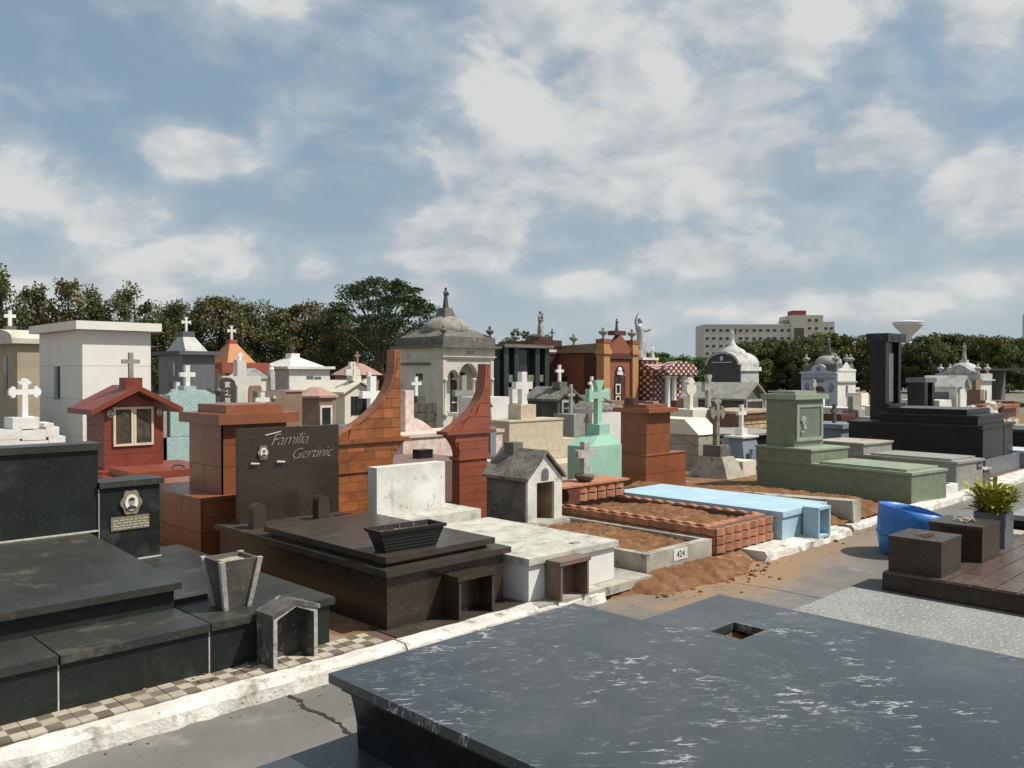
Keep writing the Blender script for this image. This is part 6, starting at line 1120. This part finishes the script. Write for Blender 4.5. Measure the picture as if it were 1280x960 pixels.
t = pyramid_maus('white_pyramid_mausoleum', 'white mausoleum with low pyramid roof and dark doorway', 14.4, 15.95, 25, 27.2, 1.75, 2.15, WHITE, WHITE, WHITE, BRONZE, .30, .34); box('side_skin', M('shade_blue_wall', (.46, .49, .53), rough=.8), t, 14.38, 14.3995, 25.02, 27.2, 0, 1.74); box('door', GLASS, t, 14.75, 15.25, 24.985, 24.9995, .1, 1.2, bev=0); box('window', DGREY, t, 15.35, 15.6, 24.985, 24.9995, 1.1, 1.5, bev=0)  # side_skin: bluish shade put into the white wall's colour
box('window', DGREY, t, 15.05, 15.3, 24.985, 24.9995, 1.3, 1.52, bev=0); cross(t, WSTONE, 14.1, 24.4, .6, .6, .3, .05, .08)
# gothic tomb
t = thing('gothic_spired_tomb', 'pale gothic tomb with spirelets and arched niche behind the big pale cross', 'tomb', (11.6, 22, 0)); x0, x1, y0 = 11.15, 12.05, 22
box('wall', CREAM, t, x0, x1, y0, y0 + .9, 0, 1.45); MB().prism([(x0 - .02, 1.451), (x1 + .02, 1.451), ((x0 + x1) / 2, 1.75)], 'y', y0 - .04, y0 + .9).o('gable', GDOME, t); MB().prism([(x0 + .25, .7), (x1 - .25, .7), (x1 - .25, 1.15)] + arc((x0 + x1) / 2, 1.15, .2, 0, 180, 8)[1:-1] + [(x0 + .25, 1.15)], 'y', y0 - .02, y0 - .0005).o('niche', BRNW, t)
for x, h in ((x0 + .05, 1.62), (x1 + .05, 1.66)): box('spire_post', GDOME, t, x - .07, x + .07, y0 - .1, y0 + .05, 0, h); MB().lathe([(.06, 0), (.08, .06), (.05, .12), (.06, .17), (.0, .36 if x < x1 else .24)], (x, y0 - .02, h), 8).o('spirelet', WSTONE, t)
t = thing('tan_mausoleum', 'tan plastered mausoleum with curved roof and white cross behind the white box', 'mausoleum', (5, 19, 0)); box('wall', TAN, t, 4.9, 6.4, 19, 21.6, 0, 2.2); MB().prism([(19 - .1, 2.2005), (21.7, 2.2005), (21.7, 2.3)] + arc(20.3, 2.3, 1.4, 0, 180, 10, .22)[1:-1] + [(18.9, 2.3)], 'x', 4.78, 6.5).o('roof', OLDST, t); box('window', GLASS, t, 4.888, 4.8995, 19.7, 19.95, 1.2, 1.95, bev=0); box('cross_base', OLDRF, t, 5.0, 5.2, 20.2, 20.4, 2.5, 2.60); cross(t, WSTONE, 5.1, 20.3, 2.6, .34, .22, .035, .06); box('annex', M('dark_tan', (.16, .13, .10), rough=.9), t, 4.7, 5.8, 22, 24, 0, 1.9)
t = thing('pink_roof_kiosk', 'little pinkish eight sided kiosk tomb with cross behind the cream mausoleum', 'tomb', (17.4, 25.5, 0)); t.name = 'pink_kiosk_tomb'
O = Vector((17.4, 25.5, 0)); MB().lathe([(.8, 0), (.8, 1.55)], (17.4, 25.5, 0), 8, phase=.39).o('wall', BRNW, t); MB().lathe([(.95, 0), (.25, .38), (.12, .42)], (17.4, 25.5, 1.551), 8, phase=.39).o('roof', PINKR, t); cross(t, BRNW, 17.4, 25.5, 1.97, .42, .24, .035, .05)
t = thing('pink_flat_tomb', 'flat pinkish brown roofed tomb right of the pink kiosk', 'tomb', (19.3, 25, 0)); box('wall', BRNW, t, 18.4, 20.2, 25, 26.5, 0, 1.4); box('roof', PINKR, t, 18.2, 20.4, 24.8, 26.7, 1.4005, 1.58)
t = thing('white_cross_pair', 'two slim white crosses on one base behind the cream gabled mausoleum', 'cross', (14.6, 21.3, 0)); cross(t, WSTONE, 14.35, 21.3, .9, 1.05, .5, .09, .12, frac=.3); cross(t, WSTONE, 14.95, 21.3, .9, .75, .4, .06, .1); box('base', CREAM, t, 13.9, 15.4, 21, 22, 0, .899)
t = thing('dark_tomb_far_left', 'dark tomb with reddish vase group at the left frame edge', 'tomb', (2.6, 15, 0)); box('body', BLKD, t, 1.9, 3.5, 15.2, 16.4, 0, 1.35); box('top', REDBR, t, 1.9, 3.45, 15.1, 16.5, 1.3505, 1.42); MB().lathe([(.1, 0), (.13, .15), (.08, .3), (.02, .4)], (3.2, 15.6, 1.42), 10).o('vase', WSTONE, t, True)
# ================================================================== TREES
def leaves(m, c, r, n, size, rk, up=.3):
    """clump of leaf faces in an ellipsoid round c"""
    b = m.bm
    for k in range(n):
        d = Vector((rk.gauss(0, 1), rk.gauss(0, 1), rk.gauss(0, 1))).normalized(); q = rk.random() ** .45
        p = Vector((c[0] + d.x * r[0] * q, c[1] + d.y * r[1] * q, c[2] + d.z * r[2] * q))
        u = (Vector((rk.gauss(0, 1), rk.gauss(0, 1), rk.gauss(0, .8))) + d * .4).normalized() * size * rk.uniform(.6, 1.3); w = (u.cross(Vector((rk.gauss(0, 1), rk.gauss(0, 1), up + rk.random()))).normalized()) * size * .38 * rk.uniform(.7, 1.2)
        vs = [b.verts.new(x) for x in (p, p + u * .5 + w, p + u, p + u * .5 - w)]; b.faces.new(vs)
def tree_parts(seed, h, rx, crown0, leafm, size, nclump, per, kind='round'):
    rk = random.Random(seed); br = MB(off=(0, 0, 0)); cr = MB(off=(0, 0, 0)); top = h * .93
    br.tube([(0, 0, -.1), (.05 * h * rk.uniform(-.3, .3), 0, h * .25), (.04 * h * rk.uniform(-1, 1), .04 * h * rk.uniform(-1, 1), h * .6), (0, 0, h * .86)], [h * .028, h * .022, h * .012, h * .004], 8)
    for k in range(nclump):
        a = rk.uniform(0, 6.28)
        if kind == 'umbrella':
            q = rk.random() ** .5; z = h * (.60 + .36 * (1 - q * q)) + rk.gauss(0, h * .02) - (h * rk.uniform(0, .16) if rk.random() < .35 else 0); c = Vector((rx * q * math.cos(a), rx * q * math.sin(a), z)); s_ = rk.uniform(.5, 1.1); r = (h * .105 * s_, h * .105 * s_, h * .022)
        elif kind == 'upright':
            zf = rk.random() ** .85; lob = .75 + .35 * math.sin(a * 3 + seed); q = rk.random() ** .5 * (1 - .45 * zf ** 1.5) * lob; zf *= .80 + .20 * math.sin(a * 2.0 + seed * 2); c = Vector((rx * q * math.cos(a), rx * q * math.sin(a), crown0 + (h - crown0) * (zf * .97))); s_ = rk.uniform(.5, 1.1); r = (h * .06 * s_, h * .06 * s_, h * .085 * s_)
        else:
            zf = rk.random(); env = math.sin(math.pi * (.12 + .80 * zf)) ** .6; q = rk.random() ** .4 * env; c = Vector((rx * q * math.cos(a), rx * q * math.sin(a), crown0 + (h - crown0) * zf * .95)); s_ = rk.uniform(.6, 1.2); r = (h * .10 * s_, h * .10 * s_, h * .07 * s_)
        leaves(cr, c, r, int(per * rk.uniform(.6, 1.2)), size, rk)
        if k % 3 == 0:
            z0 = min(c.z - h * .05, h * rk.uniform(.35, .6)) if kind != 'umbrella' else h * rk.uniform(.28, .45)
            mid = Vector((c.x * .5, c.y * .5, (z0 + c.z) / 2 + (h * .05 if kind == 'umbrella' else 0))); br.tube([(0, 0, z0), mid, c], [h * .010, h * .006, h * .002], 5)
    def fin(m, name, mat):
        me = bpy.data.meshes.new(name); m.bm.to_mesh(me); m.bm.free(); me.materials.append(mat); return me
    bmesh.ops.recalc_face_normals(br.bm, faces=br.bm.faces)
    return fin(br, 'trunk', BARK), fin(cr, 'crown', leafm)
def plant_tree(parts, name, label, lat, dist, s=1.0, rz=0, group=None, sz=None):
    """lat: metres to the right of the line of sight, dist: metres away along it"""
    p = FW * dist + RT * lat; t = thing(name, label, 'tree', (p.x, p.y, -.03), rz, group); t.scale = (s, s, sz or s)
    for nm, me in zip(('trunk', 'crown'), parts):
        o = bpy.data.objects.new(nm, me); C.objects.link(o); o.parent = t
    return t
A = [tree_parts(100 + k, 7.0, 2.0, 1.4, (LEAF_MID, LEAF_OLIVE, LEAF_GOLD, LEAF_MID)[k], (.15, .18, .16, .13)[k], (85, 78, 85, 95)[k], 120, 'upright') for k in range(4)]
B = [tree_parts(200 + k, 6.0, 2.4, 1.2, (LEAF_OLIVE, LEAF_GOLD, LEAF_MID)[k], (.15, .17, .14)[k], (85, 80, 90)[k], 125) for k in range(3)]
LF = 1065 / 1280
where = ['at the left frame edge', 'left of the white box mausoleum', 'just over the corner of the white box mausoleum', 'above the white roof, middle of three', 'above the right end of the white roof', 'in the dip right of the white roof', 'above the grey pyramid roof', 'above the orange pyramid roof', 'above the gothic spired tomb', 'left of the white pyramid mausoleum', 'above the white pyramid mausoleum', 'right of the white pyramid mausoleum', 'against the wide umbrella tree']
spec = [(2, 330, 40), (48, 352, 43), (86, 343, 41), (125, 345, 43), (168, 352, 42), (205, 384, 47), (236, 373, 46), (277, 371, 47), (315, 377, 48), (348, 384, 50), (380, 379, 49), (410, 388, 50), (436, 400, 48)]
for i, ((px, py, D), w) in enumerate(zip(spec, where)):
    parts = A[i % 4] if i < 5 else B[i % 3]; hh = 7.0 if i < 5 else 6.0; zt = 1.6 + (467 - py) / 1065 * D
    plant_tree(parts, 'row_tree', 'olive leaved tree of the back row ' + w, (px - 640) / 1065 * D, D, zt / hh * 1.01, i * 1.3, 'trees along the left boundary')
Dk = [tree_parts(300 + k, 5.0, 2.2, .6, LEAF_DARK, .15, 85, 130) for k in range(2)]
for i, (px, py, D, w) in enumerate([(30, 400, 50, 'behind the tan mausoleum'), (215, 420, 54, 'between white and grey mausolea'), (300, 415, 55, 'behind the orange mausoleum'), (370, 418, 55, 'behind the white pyramid mausoleum'), (435, 412, 53, 'under the umbrella tree, left side'), (470, 408, 54, 'under the umbrella tree, middle'), (505, 410, 54, 'under the umbrella tree, right side'), (120, 400, 52, 'hidden mostly by the white roof')]):
    plant_tree(Dk[i % 2], 'understorey_tree', 'dark low tree ' + w, (px - 640) / 1065 * D, D, (1.6 + (467 - py) / 1065 * D) / 5 , i * 2.1, 'dark trees under the row')
U = tree_parts(400, 7.0, 3.2, 4, LEAF_DARK, .13, 125, 150, 'umbrella')
plant_tree(U, 'umbrella_tree', 'wide dark umbrella crowned tree behind the domed mausoleum', (477 - 640) / 1065 * 46, 46, 1.0, .4)
Gm = [tree_parts(500 + k, 5.0, 2.3, .8, LEAF_BRIGHT, .17, 80, 130) for k in range(2)]
for i, (px, py, D, w) in enumerate([(650, 413, 42, 'behind the dark green wall tomb'), (672, 418, 43, 'beside the dark red statue tomb'), (800, 440, 60, 'right of the brick mausoleum'), (828, 440, 62, 'behind the raised arm statue'), (858, 446, 60, 'behind the brown dome'), (888, 445, 64, 'left of the grey vaulted mausoleum')]):
    plant_tree(Gm[i % 2], 'green_tree', 'fresh green round tree ' + w, (px - 640) / 1065 * D, D, 1.15 if px > 700 else .62, i * 1.7, 'green trees in the middle distance', (1.6 + (467 - py) / 1065 * D) / 5)
R = [tree_parts(600 + k, 5.2, 2.5, .5, (LEAF_HEDGE, LEAF_MID, LEAF_HEDGE, LEAF_OLIVE)[k], (.20, .17, .22, .18)[k], (95, 105, 90, 100)[k], 160) for k in range(4)]
rw = ['directly before the pale hospital, left end', 'before the hospital, second along', 'before the hospital middle', 'under the hospital tower', 'behind the blue and white dome', 'right of the blue and white mausoleum', 'just left of the black stele', 'behind the black stele', 'under the water tower', 'right of the water tower', 'left of the turreted mausoleum', 'behind the turreted mausoleum dome', 'right of the turreted mausoleum', 'near the right frame edge', 'at the right frame edge']
for i, (px, py) in enumerate([(936, 428), (958, 424), (984, 427), (1008, 421), (1036, 418), (1062, 421), (1085, 421), (1110, 428), (1136, 432), (1160, 421), (1186, 419), (1210, 421), (1234, 422), (1260, 424), (1284, 425)]):
    D = 70 + (i % 3) * 2; plant_tree(R[i % 4], 'avenue_tree', 'dense clipped tree of the right hand row ' + rw[i], (px - 640) / 1065 * D, D, (1.6 + (467 - py) / 1065 * D) / 5.2 * 1.02, i * 1.9, 'trees in the right hand row')
# ---- cemetery boundary wall far behind
t = thing('boundary_wall', 'long dim boundary wall far behind the tombs', 'wall', (0, 0, 0)); m = MB()
for a, b_ in (((-60, 60), (-12, 58)), ((-12, 58), (30, 82))):
    p0 = FW * a[1] + RT * a[0]; p1 = FW * b_[1] + RT * b_[0]; d = (p1 - p0).normalized(); nn = Vector((-d.y, d.x, 0)) * .1
    m._add([p0 - nn, p1 - nn, p1 + nn, p0 + nn] + [v + Vector((0, 0, 1.5)) for v in (p0 - nn, p1 - nn, p1 + nn, p0 + nn)], [(3, 2, 1, 0), (4, 5, 6, 7), (0, 1, 5, 4), (1, 2, 6, 5), (2, 3, 7, 6), (3, 0, 4, 7)])
m.o('wall', OLDRF, t)
# ================================================================== FAR BUILDINGS
def hospital():
    D = 300; k = D / 1065; base = FW * D + RT * ((982 - 640) * k); rz = YAW - math.pi / 2
    t = thing('hospital_building', 'pale multi storey building with rows of square windows and red roof box', 'building', (base.x, base.y, -.03), rz); global O
    O = Vector((0, 0, 0)); X = lambda px: (px - 982) * k; Z = lambda py: 1.6 + (467 - py) * k
    box('wing', HOSP, t, X(880), X(988), 0, 14, 0, Z(405.5)); box('tower', HOSP, t, X(988.2), X(1028), -.6, 13, 0, Z(394)); box('wing', HOSP, t, X(1028.2), X(1043), 0, 13, 0, Z(402)); box('roof_box', HRED, t, X(991), X(1008), .5, 6, Z(394) + .01, Z(388)); box('plant_room', GREYG, t, X(979.5), X(987.8), 2, 6, Z(405.5) + .01, Z(400)); box('parapet', WHITED, t, X(880), X(988), -.15, -.001, Z(405.5) - .3, Z(405.5) + .1)
    box('recess', HBRN, t, X(992), X(1004), -.68, -.601, Z(440), Z(410)); win = None
    for j, py in enumerate((413, 423, 432.5, 442)):
        for px in (884, 892, 901, 909, 925.5, 933.5, 942.5, 950.5, 960, 968, 977.5, 985.3, 1011, 1019.5, 1032, 1039) if True else ():
            fy = -.06 if px < 988 or px > 1028 else -.66; loc = Vector((X(px) - .55, fy, Z(py + (.0 if px < 988 else -2.5)) - .45))
            if win is None: win = MB(off=(0, 0, 0)).box(0, 1.1, 0, .08, 0, .9, bev=0).o('window', GLASS, t); win.location = loc
            else: copy_obj(win, t, loc)
    for px in (1011, 1019.5): copy_obj(win, t, Vector((X(px) - .55, -.66, Z(400.5) - .45)))
hospital()
D = 260; k = D / 1065; p = FW * D + RT * ((1135 - 640) * k); t = thing('water_tower', 'white funnel shaped water tower above the trees', 'water tower', (p.x, p.y, -.03))
zt = 1.6 + (467 - 402) * k; MB().lathe([(1.1, 0), (1.0, zt - 4.6)], (p.x, p.y, -.03), 24).o('shaft', TANKW, t, True); MB().lathe([(1.0, zt - 4.6), (4.35, zt - 1.0), (4.4, zt - .35)], (p.x, p.y, -.03), 32).o('funnel', TANKW, t); MB().lathe([(4.5, zt - .349), (4.3, zt - .05), (2.0, zt + .3), (.3, zt + .4)], (p.x, p.y, -.03), 32).o('lid', TANKW, t, True)
D = 120; k = D / 1065; p = FW * D + RT * ((1278.5 - 640) * k); t = thing('tall_pole', 'thin tall grey pole at the right frame edge', 'pole', (p.x, p.y, -.03)); MB().lathe([(.09, 0), (.06, 1.6 + (467 - 393) * k)], (p.x, p.y, -.03), 10).o('pole', IRON, t)
# ---- clutter right of the black tomb
t = thing('marble_rubble_heap', 'heap of broken white marble pieces at the right frame edge', 'rubble', (23.5, 7.3, 0)); rk = random.Random(14); RB = M('marble_rubble', (.62, .58, .5), (.5, .44, .36), scale=7, rough=.8, rand=.25)
for k in range(60):
    x = rk.uniform(22.0, 25.4); y = rk.uniform(6.4, 8.2); z = max(0, .75 - abs(y - 7.3) * .5) * rk.random(); s_ = rk.uniform(.06, .2); o = MB(off=(0, 0, 0)).box(-s_, s_, -s_ * .6, s_ * .6, -.05, .05, bev=.01).jitter(.04, 5).o('piece', RB, t); o.location = Vector((x, y, z + .06)) - O; o.rotation_euler = (rk.uniform(-.8, .8), rk.uniform(-.8, .8), rk.uniform(0, 3))
t = thing('red_granite_far_tomb', 'dark red granite tomb behind the marble rubble', 'tomb', (28.8, 9, 0)); box('body', DRED, t, 31.0, 32.6, 8.6, 9.4, 0, .45); box('lid', REDBR, t, 30.9, 32.7, 8.5, 9.5, .4505, .56)
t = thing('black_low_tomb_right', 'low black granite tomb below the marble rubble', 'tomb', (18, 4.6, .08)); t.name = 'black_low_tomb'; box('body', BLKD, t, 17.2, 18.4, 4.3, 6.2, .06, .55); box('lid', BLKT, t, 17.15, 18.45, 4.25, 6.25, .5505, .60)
t = thing('dark_gate_shelter', 'dim low shelter with thin posts under the trees at far right', 'shelter', (48, 13, 0)); box('roof', M('dull_green_sheet', (.12, .14, .10), rough=.7), t, 46, 54, 11, 15, 1.75, 1.85); 
for x in (46.2, 49, 52): box('post', IRON, t, x, x + .12, 11.2, 11.32, 0, 1.749)
box('back_wall', OLDRF, t, 46, 54, 14.8, 15, 0, 1.749)
# ---- lesser graves of the farther rows
rk = random.Random(77); kinds = [(WHITE, 'white'), (GREYG, 'grey granite'), (CREAM, 'cream'), (BLKT, 'black granite'), (BRNW, 'brown'), (WHITED, 'stained white'), (PINKG, 'pink granite')]
far = [(10.6, 20.2, 'behind the brown kiosk tomb'), (13.0, 22.6, 'left of the slim white crosses'), (6.6, 17.4, 'right of the white box mausoleum'), (8.0, 17.2, 'behind the big pale cross'), (16.6, 19.6, 'behind the old domed mausoleum, left'), (15.7, 14.2, 'right of the old domed mausoleum'), (16.4, 13.0, 'left of the shingled house tomb'), (14.6, 12.2, 'right of the shingled house tomb'), (17.9, 14.6, 'before the dark green wall tomb'), (20.1, 15.4, 'before the brick mausoleum doorway'), (21.6, 15.0, 'left of the mosaic chapel'), (18.8, 13.6, 'between mint cross and brick mausoleum'), (23.5, 13.6, 'before the mosaic chapel fence'), (26.5, 14.2, 'right of the mosaic chapel'), (27.0, 11.6, 'left of the blue and white mausoleum'), (25.5, 9.6, 'behind the green pillar'), (29.0, 11.0, 'behind the large black tomb, left'), (36.5, 11.5, 'behind the large black tomb, right'), (38, 10, 'right of the turreted mausoleum'), (13.2, 13.6, 'right of the rubble stone tomb'), (3.6, 13.2, 'left of the red house tomb'), (1.6, 12.4, 'behind the white stepped cross')]
for i, (x, y, w) in enumerate(far):
    mt_, cn = kinds[i % len(kinds)]; h = rk.uniform(.45, .95); c2 = rk.choice([0, 1, 1, 2]); wd_ = rk.uniform(.7, 1.0)
    t = thing('far_grave', f'{cn} grave ' + ('with upright cross ' if c2 == 1 else 'with plain headstone ' if c2 == 2 else 'with flat top ') + w, 'grave', (x, y, 0), 0, 'lesser graves of the farther rows')
    box('body', mt_, t, x - wd_ / 2, x + wd_ / 2, y, y + 1.8, 0, h * .5); box('lid', mt_, t, x - wd_ / 2 - .03, x + wd_ / 2 + .03, y - .03, y + 1.2, h * .5 + .0005, h * .5 + .05); box('head_block', mt_, t, x - wd_ * .35, x + wd_ * .35, y + 1.25, y + 1.75, h * .5 + .0005, h)
    if c2 == 1: cross(t, WSTONE if i % 2 else STATUE, x, y + 1.5, h + .0005, rk.uniform(.4, .6), .3, .04, .07, rk.choice(['plain', 'flare', 'bud']))
    if c2 == 2: box('headstone', mt_, t, x - .3, x + .3, y + 1.4, y + 1.55, h + .0005, h + .4)
# ---- dry leaves and grit along the foot of the kerb
O = Vector((2, 3.7, 0)); m = MB(); rk = random.Random(52)
for k in range(170):
    x = rk.uniform(.6, 10.5); y = 3.77 - abs(rk.gauss(0, .10)) if k < 120 else rk.uniform(2.65, 3.7); a = rk.uniform(0, 6); s_ = rk.uniform(.004, .016)
    if x > 4.7 and y > 3.6: continue
    m._add([(x + s_ * math.cos(a), y + s_ * math.sin(a), .004), (x + s_ * .5 * math.cos(a + 1.6), y + s_ * .5 * math.sin(a + 1.6), .010), (x - s_ * math.cos(a), y - s_ * math.sin(a), .005), (x + s_ * .5 * math.cos(a - 1.6), y + s_ * .5 * math.sin(a - 1.6), .008)], [(0, 1, 2, 3)])
sub(m.o('path_litter', DRYF), 'dry leaf bits and grit lying along the path by the kerb', 'litter', kind='stuff')
